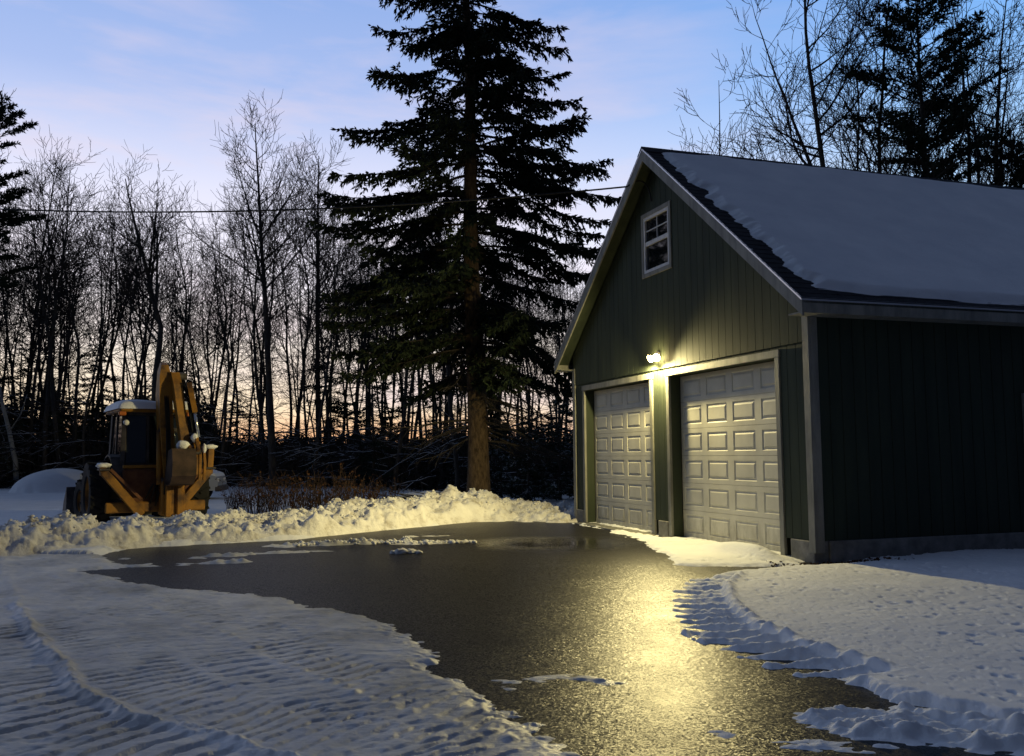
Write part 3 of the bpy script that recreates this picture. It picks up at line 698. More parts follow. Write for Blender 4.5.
# ------------------------------------------------------------------ trees
def unit(v): return v / (np.linalg.norm(v) + 1e-12)
def perp(d, rng):
    r = rng.normal(size=3); r -= d * (r @ d); return unit(r)
def branch_path(p, d, L, n, wig, up, rng):
    P = [p]; d = unit(d); D = [d]
    for i in range(n):
        d = unit(d + rng.normal(size=3) * wig + np.array([0, 0, up])); p = p + d * L / n; P.append(p); D.append(d)
    return np.array(P), np.array(D)
def bare_tree(seed, wig=.045, rt=.0105, *, H=15, r0=.16, first=.35, limbs=16, spread=.9, up=.13, ll=.34, kink=None, fork=None, dens=1.0, lean=(0, 0), low=0):
    """returns trunk mesh, crown mesh: trunk and big limbs / branches and twigs"""
    rng = np.random.default_rng(seed); T = TB(); Cr = TB()
    if kink is None:
        P, D = branch_path(np.zeros(3), np.array([lean[0], lean[1], 1.]), H, 16, wig, .03, rng)
    else:
        z = np.linspace(0, 1, 20); P = np.stack([np.interp(z, kink[0], kink[1]) + .05 * np.sin(z * 17 + seed), .12 * np.sin(z * 9), z * H], 1); D = np.gradient(P, axis=0); D /= np.linalg.norm(D, axis=1)[:, None]
    s = np.linspace(0, 1, len(P)); rad = r0 * (1 - s * .93) ** .85; rad[0] *= 1.35
    T.tube(P, rad, 8)
    stems = [(P, D, rad, first, limbs, H)]
    if fork:
        for f in fork:
            i = int(f * (len(P) - 1)); dd = unit(D[i] + perp(D[i], rng) * .45); L2 = H * (1 - f) * .95
            Q, E = branch_path(P[i], dd, L2, 10, .06, .10, rng); rr = rad[i] * .75 * (1 - np.linspace(0, 1, 11) * .92); T.tube(Q, rr, 6)
            stems.append((Q, E, rr, .2, max(6, int(limbs * .6)), L2))
    for P, D, rad, f0, nl, Hh in stems:
        n = len(P) - 1
        for k in range(nl):
            u = f0 + (1 - f0) * ((k + rng.random()) / nl) ** 1.0; u = min(u, .985)
            i = min(int(u * n), n - 1); fr = u * n - i; p = P[i] * (1 - fr) + P[i + 1] * fr; d = D[i]
            rel = (1 - u) / (1 - f0 + 1e-6); L = Hh * ll * (.35 + .65 * rel) * rng.uniform(.6, 1.15)
            dd = unit(d * (1 - spread * .45) + perp(d, rng) * spread); r = min(rad[i] * .5, .012 + L * .011)
            n1 = 8; Q, E = branch_path(p, dd, L, n1, .10, up, rng); rr = r * (1 - np.linspace(0, 1, n1 + 1) * .85)
            (T if r > .045 else Cr).tube(Q, rr, 4 if r < .045 else 5)
            n2 = int(max(4, L * 2.6 * dens))
            for j in range(n2):
                v = .15 + .85 * (j + rng.random()) / n2; a = min(int(v * n1), n1 - 1); q = Q[a] + (Q[a + 1] - Q[a]) * (v * n1 - a)
                L2 = L * (.16 + .42 * (1 - v)) * rng.uniform(.6, 1.3) + .25; d2 = unit(E[a] * .75 + perp(E[a], rng) * .75)
                S, G = branch_path(q, d2, L2, 5, .13, up * .9, rng); r2 = max(rr[a] * .5, .0125); Cr.tube(S, r2 * (1 - np.linspace(0, 1, 6) * .6), 3)
                n3 = int(max(2, L2 * 3.2 * dens))
                for m in range(n3):
                    w = .2 + .8 * (m + rng.random()) / n3; c = min(int(w * 5), 4); x = S[c] + (S[c + 1] - S[c]) * (w * 5 - c)
                    L3 = (.22 + L2 * .30) * rng.uniform(.6, 1.3); d3 = unit(G[c] * .8 + perp(G[c], rng) * .7)
                    K, _ = branch_path(x, d3, L3, 3, .14, up * .8, rng); Cr.tube(K, np.linspace(rt, rt * .7, 4), 3)
    for k in range(low):   # dead lower branches
        u = rng.uniform(.08, first + .1); P, D = stems[0][0], stems[0][1]; n = len(P) - 1; i = int(u * n); d = unit(perp(D[i], rng) + np.array([0, 0, rng.uniform(-.3, .3)]))
        L = rng.uniform(.8, 3.2); Q, E = branch_path(P[i], d, L, 6, .12, -.02, rng); Cr.tube(Q, np.linspace(.02, .006, 7), 3)
        for j in range(int(L * 4)):
            a = rng.integers(1, 6); K, _ = branch_path(Q[a], unit(E[a] + perp(E[a], rng)), L * .3 * rng.uniform(.4, 1), 3, .15, 0, rng); Cr.tube(K, np.linspace(.009, .005, 4), 3)
    return T.mesh(True), Cr.mesh(True)

def leaf_quads(P, D, L, W, rng, drop=0.0):
    """flat narrow sprays: one 4-sided kite per point"""
    n = len(P); D = D / (np.linalg.norm(D, axis=1)[:, None] + 1e-9); r = rng.normal(size=(n, 3)); S = np.cross(D, r); S /= np.linalg.norm(S, axis=1)[:, None] + 1e-9
    L = np.broadcast_to(L, (n,))[:, None]; W = np.broadcast_to(W, (n,))[:, None]
    V = np.stack([P, P + D * L * .45 + S * W, P + D * L + np.array([0, 0, -drop]), P + D * L * .5 - S * W], 1).reshape(-1, 3)
    return V, np.arange(n * 4).reshape(n, 4)
def conifer(seed, H, r0, limbs, lenf, slope, needle=(.20, .030), step=.16, bare=.35, sec=.55, hang=.5, zmin=2.0, dead=0, extra=(), droop=.10, per=7, trunk_lean=(0, 0), base=None):
    """limbs: number; lenf(z/H) -> limb length; slope(z/H) -> initial rise of the limb"""
    rng = np.random.default_rng(seed); T = TB(); Cr = TB(); LP = []; LD = []
    n = 30; z = np.linspace(0, H, n); P = np.stack([trunk_lean[0] * z + .04 * np.sin(z * .7), trunk_lean[1] * z + .04 * np.cos(z * .5), z], 1)
    rad = r0 * (1 - z / H * .96) ** .9 + .012; rad[0] *= 1.5; rad[1] *= 1.08
    T.tube(P, rad, 14)
    specs = []
    for k in range(limbs):
        u = (k + rng.random()) / limbs; zz = zmin + (H * .985 - zmin) * u ** 1.0; az = rng.uniform(0, 2 * math.pi); L = lenf(zz / H) * rng.choice([.55, .8, 1.0, 1.08], p=[.2, .3, .35, .15]) * rng.uniform(.85, 1.08)
        specs.append((zz, az, L, slope(zz / H) + rng.normal() * .08, 1))
    for k in range(dead):
        zz = rng.uniform(1.8, zmin + 1.5); specs.append((zz, rng.uniform(0, 2 * math.pi), rng.uniform(.8, 3.4), rng.uniform(-.35, .1), 0))
    specs += [(a, b, c - .45, d, 1) for a, b, c, d in extra]
    for zz, az, L, sl, alive in specs:
        if L < .15: continue
        p = np.array([np.interp(zz, z, P[:, 0]), np.interp(zz, z, P[:, 1]), zz]); m = max(5, int(L * 3)); d = unit(np.array([math.cos(az), math.sin(az), sl]))
        Q = [p]; E = [d]
        for i in range(m):
            f = i / m; d = unit(d + rng.normal(size=3) * .05 + np.array([0, 0, (-droop if f < .55 else droop * 1.7) / m * 4])); p = p + d * L / m; Q.append(p); E.append(d)
        Q = np.array(Q); E = np.array(E); rr = np.linspace(min(.045, .012 + L * .008), .006, m + 1); Cr.tube(Q, rr, 4)
        side = np.array([-math.sin(az), math.cos(az), 0]); ns = int(L / step)
        for j in range(ns):
            v = (j + rng.random()) / ns; a = min(int(v * m), m - 1); q = Q[a] + (Q[a + 1] - Q[a]) * (v * m - a)
            for sg in (-1, 1):
                if not alive and rng.random() < .45: continue
                l2 = sec * (.35 + .65 * math.sin(math.pi * min(1, .12 + v * .80))) * rng.uniform(.55, 1.25) * min(1, .5 + L * .25)
                d2 = unit(E[a] * .75 + side * sg * .8 + np.array([0, 0, -hang * rng.uniform(.0, .9)]))
                e = q + d2 * l2 + np.array([0, 0, -.05 * l2]); K = np.stack([q, (q + e) / 2 + rng.normal(size=3) * .02, e])
                Cr.tube(K, np.array([.009, .006, .004]), 3)
                if not alive or v < bare * rng.uniform(.5, 1.3): 
                    if rng.random() < .8 or not alive: continue
                k = max(3, int(per * l2 / .4)); f = rng.random(k); pts = q + (e - q) * f[:, None]
                dd = d2 + rng.normal(size=(k, 3)) * .55 + np.array([0, 0, -hang * .45]); LP.append(pts); LD.append(dd)
            if alive and v >= bare:
                k = 3; LP.append(q + rng.normal(size=(k, 3)) * .02); LD.append(E[a] + rng.normal(size=(k, 3)) * .5 + np.array([0, 0, -hang * .6]))
        if alive:
            k = 8; LP.append(np.repeat(Q[-1][None], k, 0)); LD.append(E[-1] + rng.normal(size=(k, 3)) * .45)
    nd = None
    if LP:
        LP = np.concatenate(LP); LD = np.concatenate(LD); V, F = leaf_quads(LP, LD, needle[0] * rng.uniform(.6, 1.3, len(LP)), needle[1], rng, .01)
        nd = mesh_np(V, [F])
    return T.mesh(True), Cr.mesh(True), nd

def gnd_z(x, y): return float(wood_z(np.array([x]), np.array([y]))[0])
# the big spruce beside the driveway
def spruce():
    H = 17.6
    def lf(u): return float(np.interp(u, [.10, .2, .3, .42, .5, .6, .7, .8, .9, 1.0], [2.4, 3.2, 4.0, 4.35, 4.0, 3.2, 2.5, 1.75, 1.05, .2]))
    def sl(u): return float(np.interp(u, [0, .3, .6, 1], [-.16, -.05, .08, .55]))
    pi = math.pi
    ex = [(15.3, pi - .15, 2.9, -.02), (14.4, pi + .2, 2.5, .0), (13.1, pi - .1, 2.95, .02), (11.9, pi + .1, 3.1, .0), (10.3, pi, 3.95, .06), (9.2, pi + .15, 4.1, .02), (8.9, pi - .3, 4.4, .0), (7.9, pi + .1, 4.6, -.02), (7.0, pi - .1, 4.3, -.05), (6.2, pi + .2, 4.3, -.1), (5.2, pi, 4.2, -.12), (4.6, pi + .3, 4.0, -.12),
          (15.8, .1, 2.3, .1), (15.0, -.2, 2.75, -.05), (13.7, .1, 3.15, -.04), (12.9, -.1, 3.1, .0), (12.2, .2, 2.4, .0), (10.7, 0., 3.5, -.02), (10.0, .2, 4.2, .02), (9.2, -.1, 4.1, .0), (8.4, .1, 4.2, .0), (7.6, -.2, 4.1, -.04), (6.8, .1, 3.9, -.1)]
    t, c, nd = conifer(5, H, .29, 158, lf, sl, needle=(.15, .027), step=.125, bare=.24, sec=.55, hang=.75, zmin=3.4, dead=46, extra=ex, droop=.13, per=20, trunk_lean=(-.018, 0))
    o = empty('spruce_tree', (-.90, 24.0, -.02)); tag(o, 'tall dark spruce standing alone at the edge of the driveway', 'tree')
    link('trunk', t, M_sprucebark, o); k = link('limbs', c, M_twig, o); link('crown', nd, M_needle, o)
spruce()

protos = {}
def proto_bare(key, **kw):
    protos[key] = [('trunk',) + (bare_tree(**kw)[0],)] if False else None
    t, c = bare_tree(**kw); t.materials.append(M_bark); c.materials.append(M_twig); protos[key] = [('trunk', t), ('crown', c)]
def proto_con(key, nm=None, lm=None, **kw):
    t, c, nd = conifer(**kw); t.materials.append(M_bark); c.materials.append(lm or M_twig); nd.materials.append(nm or M_pine); protos[key] = [('trunk', t), ('limbs', c), ('crown', nd)]
def place(key, name, x, y, rz=0, s=1.0, label=None, cat='tree', group=None, z=None, tilt=(0, 0)):
    o = empty(name, (x, y, (gnd_z(x, y) if z is None else z) - .08)); o.scale = (s, s, s); o.rotation_euler = (tilt[0], tilt[1], rz)
    for n, me in protos[key]:
        c = bpy.data.objects.new(n, me); col.objects.link(c); c.parent = o
    tag(o, label, cat, group); return o
proto_bare('maple', seed=1, H=16, r0=.23, first=.45, limbs=17, spread=.85, up=.14, ll=.30, kink=([0, .2, .38, .52, .66, .8, 1], [0, .25, .2, .55, -.1, -.85, -1.5]), fork=[.6, .7], dens=1.25)
proto_bare('straight', seed=2, wig=.018, H=18, r0=.19, first=.50, limbs=26, spread=.9, up=.13, ll=.29, fork=[.72], dens=1.25)
for k, (H, r0, first, limbs, ll, fk, low) in enumerate([(15, .13, .4, 17, .24, [.6], 10), (14, .12, .45, 15, .25, None, 14), (16, .15, .5, 16, .24, [.5, .7], 8), (13, .10, .3, 15, .22, [.35], 12), (15.5, .14, .55, 16, .22, None, 18), (12.5, .09, .35, 14, .24, [.5], 10), (14.5, .12, .4, 18, .20, [.45], 16)]):
    proto_bare('wood%d' % k, seed=20 + k, H=H, r0=r0 * .78, first=first, limbs=limbs, spread=.95, up=.13, ll=ll * 1.2, fork=fk, dens=1.0, low=low, wig=.06)
proto_bare('open', seed=41, H=19.5, r0=.17, first=.40, limbs=24, spread=1.0, up=.10, ll=.30, fork=[.55], dens=1.2)
proto_bare('open2', seed=43, H=18, r0=.14, first=.30, limbs=24, spread=.9, up=.13, ll=.30, fork=[.3, .4], dens=1.2)
lfp = lambda u: float(np.interp(u, [.2, .4, .6, .8, .93, 1], [1.8, 2.8, 2.8, 2.5, 1.7, .6])); slp = lambda u: float(np.interp(u, [0, .5, 1], [.0, .25, .7]))
proto_con('pine', seed=51, H=17, r0=.17, limbs=110, lenf=lfp, slope=slp, needle=(.20, .027), step=.15, bare=.35, sec=.46, hang=-.1, zmin=5.5, droop=-.05, per=15, dead=18)
lfq = lambda u: float(np.interp(u, [.3, .5, .7, .9, 1], [1.2, 2.2, 2.9, 2.4, 1.1]))
proto_con('white_pine', seed=52, H=17, r0=.2, limbs=60, lenf=lfq, slope=slp, needle=(.22, .03), step=.16, bare=.50, sec=.55, hang=-.15, zmin=8, droop=-.06, per=20, dead=30)
lfh = lambda u: float(np.interp(u, [.02, .15, .5, 1], [.9, 1.25, .8, .1])); slh = lambda u: .12
proto_con('hemlock', nm=M_snowneedle, lm=M_snowtwig, seed=53, H=3.1, r0=.035, limbs=54, lenf=lfh, slope=slh, needle=(.11, .022), step=.10, bare=.08, sec=.36, hang=.15, zmin=.15, droop=.12, per=13)
lft = lambda u: float(np.interp(u, [.1, .4, .8, 1], [1.7, 1.8, 1.0, .15]))
proto_con('tall_hemlock', seed=54, H=8.5, r0=.07, limbs=60, lenf=lft, slope=lambda u: .03, needle=(.17, .030), step=.17, bare=.22, sec=.45, hang=.25, zmin=.8, droop=.10, per=8, dead=6)

pos = lambda px, D: ((px - 512) / 918.4 * D * 1.0 , D)
def at(px, D, off=0):
    az = math.atan((px - 512) / 918.4 * math.cos(R(4.77))); return D * math.sin(az) / math.cos(az), D
S = 'bare tree'
x, y = at(148, 39); place('maple', 'bare_tree', x, y, .0, .86, 'leafless tree with a crooked S-bent trunk rising behind the backhoe')
x, y = at(272, 40); place('straight', 'bare_tree', x, y, .4, .92, 'tallest straight leafless tree midway between the backhoe and the spruce')
x, y = at(318, 44); place('straight', 'bare_tree', x, y, 2.1, .88, 'slim leafless tree just to the left of the spruce crown')
x, y = at(60, 45); place('wood2', 'bare_tree', x, y, 1.0, 1.02, 'tall leafless tree second from the left edge, beside the pine top')
x, y = at(-30, 42); place('white_pine', 'pine_tree', x, y, .8, 1.06, 'dark pine with a rounded top cut by the left edge of the view', 'tree')
x, y = at(822, 29); place('open', 'bare_tree', x, y, 2.4, 1.0, 'tall leafless tree with wide limbs standing behind the garage roof ridge')
x, y = at(880, 31); place('open2', 'bare_tree', x, y, .7, 1.0, 'many-stemmed leafless tree close beside the dark pine behind the garage')
x, y = at(985, 30); place('open2', 'bare_tree', x, y, 3.3, 1.0, 'leafless tree right of the dark pine behind the garage')
x, y = at(1040, 33); place('open', 'bare_tree', x, y, 4.4, .95, 'leafless tree cut by the right edge of the view above the roof')
x, y = at(850, 36); place('wood5', 'bare_tree', x, y, 1.3, 1.25, 'thin leafless tree between the wide-limbed tree and the dark pine')
x, y = at(905, 38); place('wood0', 'bare_tree', x, y, 5.3, 1.15, 'leafless tree seen through the left side of the dark pine')
x, y = at(727, 47); place('wood3', 'bare_tree', x, y, 2.2, 1.56, 'small far leafless treetop above the middle of the garage ridge')
x, y = at(683, 50); place('wood5', 'bare_tree', x, y, .2, 1.55, 'faint low leafless treetop just right of the garage peak')
x, y = at(938, 28); place('pine', 'pine_tree', x, y, .3, .95, 'broad dark pine standing behind the garage roof', 'tree')
x, y = at(1035, 30); place('white_pine', 'pine_tree', x, y, 2.6, .70, 'lower pine crown at the right end of the roof ridge', 'tree')
x, y = at(7, 44); place('hemlock', 'young_conifer', x, y, .3, .75, 'small snow-dusted conifer at the left edge of the snowfield', 'young conifer')
x, y = at(528, 26.5); place('hemlock', 'young_conifer', x, y, 1.1, .92, 'snow-dusted young conifer right behind the spruce trunk', 'young conifer')
x, y = at(560, 27.5); place('hemlock', 'young_conifer', x, y, 2.7, 1.12, 'bushy snow-dusted conifer next to the left wall of the garage', 'young conifer')
x, y = at(500, 30); place('hemlock', 'young_conifer', x, y, 4.0, .95, 'snow-dusted conifer deeper in the shade behind the spruce trunk', 'young conifer')
x, y = at(602, 28.5); place('hemlock', 'young_conifer', x, y, 5.0, 1.1, 'young conifer hidden behind the left corner of the garage', 'young conifer')

# dark young conifers filling the wood's edge on the left
for i, (px, D, s) in enumerate([(18, 49, .95), (55, 52, .7), (95, 50, 1.0), (150, 53, .62), (185, 48, .78), (235, 50, .6), (330, 42, .85), (372, 37, .80), (402, 40, .62), (440, 44, .6)]):
    x, y = at(px, D); place('tall_hemlock', 'hemlock_tree', x, y, i * 1.7, s, 'dark shade-grown evergreen among the bare trunks of the wood', 'tree', 'evergreens standing inside the wood')

def edge_at(az): return float(np.interp(az, [-60, -31, -20, -12, -4, 2, 5, 12, 60], [50, 50, 46, 40, 34, 30, 30, 33, 34]))
rw = random.Random(5); placed = []; n = 0; tries = 0
while n < 205 and tries < 9000:
    tries += 1
    az = rw.uniform(-33.5, 31); 
    depth = rw.random() ** 1.5 * 40
    e = edge_at(az) + depth * (.75 if az > 7 else 1)
    if az > 8 and rw.random() < .62: continue
    x, y = e * math.sin(R(az)), e * math.cos(R(az))
    if any((x - a) ** 2 + (y - b) ** 2 < 1.3 for a, b in placed): continue
    lx = (x - C0[0]) * Wd[0] + (y - C0[1]) * Wd[1]; ly = (x - C0[0]) * Ud[0] + (y - C0[1]) * Ud[1]
    if -2 < lx < GL + 3 and -2 < ly < GW + 3: continue
    # keep the skyline as in the wood: lower towards the gap right of the backhoe
    hgt = float(np.interp(az, [-33, -27, -22, -18.5, -15.5, -12, -7, 0, 6, 10, 31], [1.0, .95, .98, .80, .92, .92, .90, .80, .70, .62, .72]))
    hgt *= rw.uniform(.78, 1.12) * (e / 44) ** .55
    place('wood%d' % rw.randrange(7), 'bare_tree', x, y, rw.uniform(0, 6.28), hgt, 'slender leafless tree standing among the trunks of the wood', 'tree', 'bare trees of the wood', tilt=(rw.gauss(0, .03), rw.gauss(0, .03)))
    placed.append((x, y)); n += 1
# leaning pale trunk at the left
x, y = at(17, 44); 
t = TB(); t.tube([(0, 0, 0), (-.1, 0, 1.3), (-.45, 0, 2.8), (-.85, 0, 4.2), (-1.1, .1, 5.2)], np.array([.13, .12, .10, .08, .05]), 8)
t.tube([(-.45, 0, 2.8), (.0, .1, 3.6), (.3, .1, 4.6)], np.array([.05, .035, .015]), 5)
o = link('leaning_trunk', t.mesh(True), M_birch); o.location = (x, y, gnd_z(x, y) - .1); tag(o, 'pale leaning broken tree trunk beside the small conifer at the left edge', 'tree trunk')

# brush inside the wood: nobody could count it
def undergrowth():
    rng = np.random.default_rng(77); t = TB(); LP = []; LD = []
    for i in range(5200):
        az = rng.uniform(-36, 33); dep = rng.random() ** 1.3 * 26 + .3; e = edge_at(az) + dep; x, y = e * math.sin(R(az)), e * math.cos(R(az))
        lx = (x - C0[0]) * Wd[0] + (y - C0[1]) * Wd[1]
        if az > 4 and 0 < lx < GL and e < 32: continue
        h = rng.uniform(.6, 3.2) * (1.7 if az < -17 else .95); z = gnd_z(x, y)
        d = unit(np.array([rng.normal() * .35, rng.normal() * .35, 1.])); P, D = branch_path(np.array([x, y, z - .05]), d, h, 4, .14, .02, rng); t.tube(P, np.linspace(.022, .008, 5), 3)
        for k in range(rng.integers(3, 8)):
            a = rng.integers(1, 5); L = rng.uniform(.3, 1.1); Q, _ = branch_path(P[a], unit(D[a] * .4 + perp(D[a], rng)), L, 3, .15, -.02, rng); t.tube(Q, np.linspace(.010, .006, 4), 3)
    o = link('undergrowth', t.mesh(), M_twig); tag(o, 'tangled dark brush between the trunks of the wood', 'undergrowth', kind='stuff')
    t = TB()
    for i in range(260):   # fallen and bowed boughs carrying a line of snow
        az = rng.uniform(-33, 2); e = edge_at(az) + rng.uniform(-.5, 6); x, y = e * math.sin(R(az)), e * math.cos(R(az)); z = gnd_z(x, y) + rng.uniform(.2, 4.2) * (1 if az < -15 else .6)
        sg = rng.choice([-1, 1]); d = unit(np.array([sg * 1., rng.normal() * .4, rng.uniform(-.35, .25)])); P, D = branch_path(np.array([x, y, z]), d, rng.uniform(1.2, 4.0), 8, .12, -.02, rng); t.tube(P, np.linspace(.035, .012, 9), 5)
        for k in range(4):
            a = rng.integers(1, 8); Q, _ = branch_path(P[a], unit(D[a] + perp(D[a], rng) * .6), rng.uniform(.3, 1.2), 4, .15, -.02, rng); t.tube(Q, np.linspace(.016, .008, 5), 4)
    o = link('snowy_boughs', t.mesh(True), M_snowtwig); tag(o, 'thin snow-lined boughs crossing low between the trunks', 'boughs', kind='stuff')
    # evergreen ground layer and far belt
    LP = []; LD = []
    for i in range(700):
        az = rng.uniform(-37, 34); far = rng.random() < .55
        e = edge_at(az) + (rng.uniform(28, 60) if far else rng.uniform(3, 24)); x, y = e * math.sin(R(az)), e * math.cos(R(az))
        lx = (x - C0[0]) * Wd[0] + (y - C0[1]) * Wd[1]; ly = (x - C0[0]) * Ud[0] + (y - C0[1]) * Ud[1]
        if -1 < lx < GL + 2 and -1 < ly < GW + 2: continue
        hh = (rng.uniform(1.6, 3.4) if far else rng.uniform(.8, 2.2)) * (2.1 if az < -18 else .8); rr = rng.uniform(.9, 2.2); k = 260
        u = rng.random(k); a = rng.uniform(0, 6.283, k); q = rr * (1 - u) ** .7 * np.sqrt(rng.random(k))
        pts = np.stack([x + q * np.cos(a), y + q * np.sin(a), gnd_z(x, y) + u * hh], 1); LP.append(pts); LD.append(np.stack([np.cos(a), np.sin(a), rng.normal(size=k) * .5], 1))
    LP = np.concatenate(LP); LD = np.concatenate(LD); V, F = leaf_quads(LP, LD, .42 * rng.uniform(.5, 1.3, len(LP)), .075, rng)
    o = link('evergreen_scrub', mesh_np(V, [F]), M_pine); tag(o, 'low dark evergreen scrub filling the floor of the wood', 'scrub', kind='stuff')
undergrowth()

# ------------------------------------------------------------------ shrubs, rock, clods along the bank
def shrub_mesh(seed, h, n, w, leaf=0.0, rad=.008):
    rng = np.random.default_rng(seed); t = TB(); LP = []; LD = []
    for i in range(n):
        a = rng.uniform(0, 6.283); r = w * math.sqrt(rng.random()); p = np.array([r * math.cos(a), r * math.sin(a), -.05]); d = unit(np.array([math.cos(a) * .3 * r / w + rng.normal() * .12, math.sin(a) * .3 * r / w + rng.normal() * .12, 1.]))
        L = h * rng.uniform(.55, 1.1); P, D = branch_path(p, d, L, 5, .09, .01, rng); t.tube(P, np.linspace(rad, rad * .5, 6), 3)
        for k in range(rng.integers(1, 5)):
            q = rng.integers(2, 6); Q, E = branch_path(P[q], unit(D[q] + perp(D[q], rng) * .7), L * .3 * rng.uniform(.4, 1.1), 3, .12, .03, rng); t.tube(Q, np.linspace(rad * .55, rad * .4, 4), 3)
            LP.append(Q); LD.append(E)
    m = t.mesh(); l = None
    if leaf:
        P = np.concatenate(LP); D = np.concatenate(LD) + rng.normal(size=(len(P), 3)) * .8; keep = rng.random(len(P)) < leaf; V, F = leaf_quads(P[keep], D[keep], .07, .022, rng); l = mesh_np(V, [F])
    return m, l
sh = [shrub_mesh(90 + k, h, n, w, leaf) for k, (h, n, w, leaf) in enumerate([(.85, 46, .45, .5), (1.05, 60, .55, .25), (.75, 40, .5, .8), (.95, 34, .4, 0.15)])]
for m, l in sh:
    m.materials.append(M_stalk)
    if l: l.materials.append(M_leaf)
SHR = [(236, 23.4, 3, .8), (252, 22.6, 0, .9), (268, 22.0, 1, .9), (286, 21.6, 1, .9), (303, 21.4, 0, 1.0), (321, 21.6, 1, 1.05), (338, 22.0, 0, 1.0), (356, 23.0, 1, .85), (372, 23.8, 2, .9), (390, 24.4, 3, .85), (452, 23.4, 2, .62), (466, 23.0, 2, .5), (437, 24.2, 0, .5)]
for i, (px, D, k, s) in enumerate(SHR):
    x, y = at(px, D); o = empty('shrub', (x, y, .02)); o.scale = (s, s, s); o.rotation_euler = (0, 0, i * 1.3)
    m, l = sh[k]; c = bpy.data.objects.new('stems', m); col.objects.link(c); c.parent = o
    if l: c = bpy.data.objects.new('dead_leaves', l); col.objects.link(c); c.parent = o
    if px > 430: tag(o, 'low leafy brown shrub in the snow pile at the foot of the spruce', 'shrub', 'shrubs at the foot of the spruce')
    else: tag(o, 'dry reddish-brown shrub stems sticking up behind the snow bank', 'shrub', 'dry shrubs behind the snow bank')
def lump(seed, r, sq=(1, 1, 1), sub=3, amp=.25, scl=1.2):
    bm = bmesh.new(); bmesh.ops.create_icosphere(bm, subdivisions=sub, radius=1); from mathutils import noise
    for v in bm.verts:
        n = noise.fractal(v.co * scl + Vector((seed * 7.3, seed, 0)), .8, 2.0, 4); v.co = v.co * (1 + amp * n); v.co = Vector((v.co.x * sq[0] * r, v.co.y * sq[1] * r, v.co.z * sq[2] * r))
    me = bpy.data.meshes.new('lump'); bm.to_mesh(me); bm.free(); me.polygons.foreach_set('use_smooth', np.ones(len(me.polygons), bool)); return me
M_rock = mat('dark_rock', (.07, .065, .06), .9, .2, fn=two_tone((.035, .032, .03), (.11, .10, .09), 5, 7, bs=12, bd=.03))
for px, D, r, lab in ((431, 26.0, .42, 'snow-capped boulder left of the spruce trunk'), (411, 26.6, .34, 'low snow-capped stone beside the larger boulder')):
    x, y = at(px, D); o = empty('boulder', (x, y, .05)); tag(o, lab, 'boulder'); link('stone', lump(3 + r, r, (1.2, 1, .75)), M_rock, o); k = link('snow_cap', lump(8 + r, r * .98, (1.22, 1.0, .5), 3, .15), M_snow, o); k.location = (0, 0, r * .42)
# a heap of brushwood between the stones and the spruce
def brush_heap():
    rng = np.random.default_rng(8); t = TB(); x, y = at(418, 24.8)
    for i in range(60):
        p = np.array([rng.normal() * .7, rng.normal() * .3, rng.uniform(.02, .38)]); d = unit(np.array([rng.choice([-1, 1]), rng.normal() * .5, rng.normal() * .15])); P, _ = branch_path(p, d, rng.uniform(.5, 1.5), 5, .1, -.02, rng); t.tube(P, np.linspace(.02, .008, 6), 4)
    o = link('brush_pile', t.mesh(True), M_snowtwig); o.location = (x, y, 0); tag(o, 'pile of snowy cut branches behind the snow bank near the boulder', 'brush pile')
brush_heap()
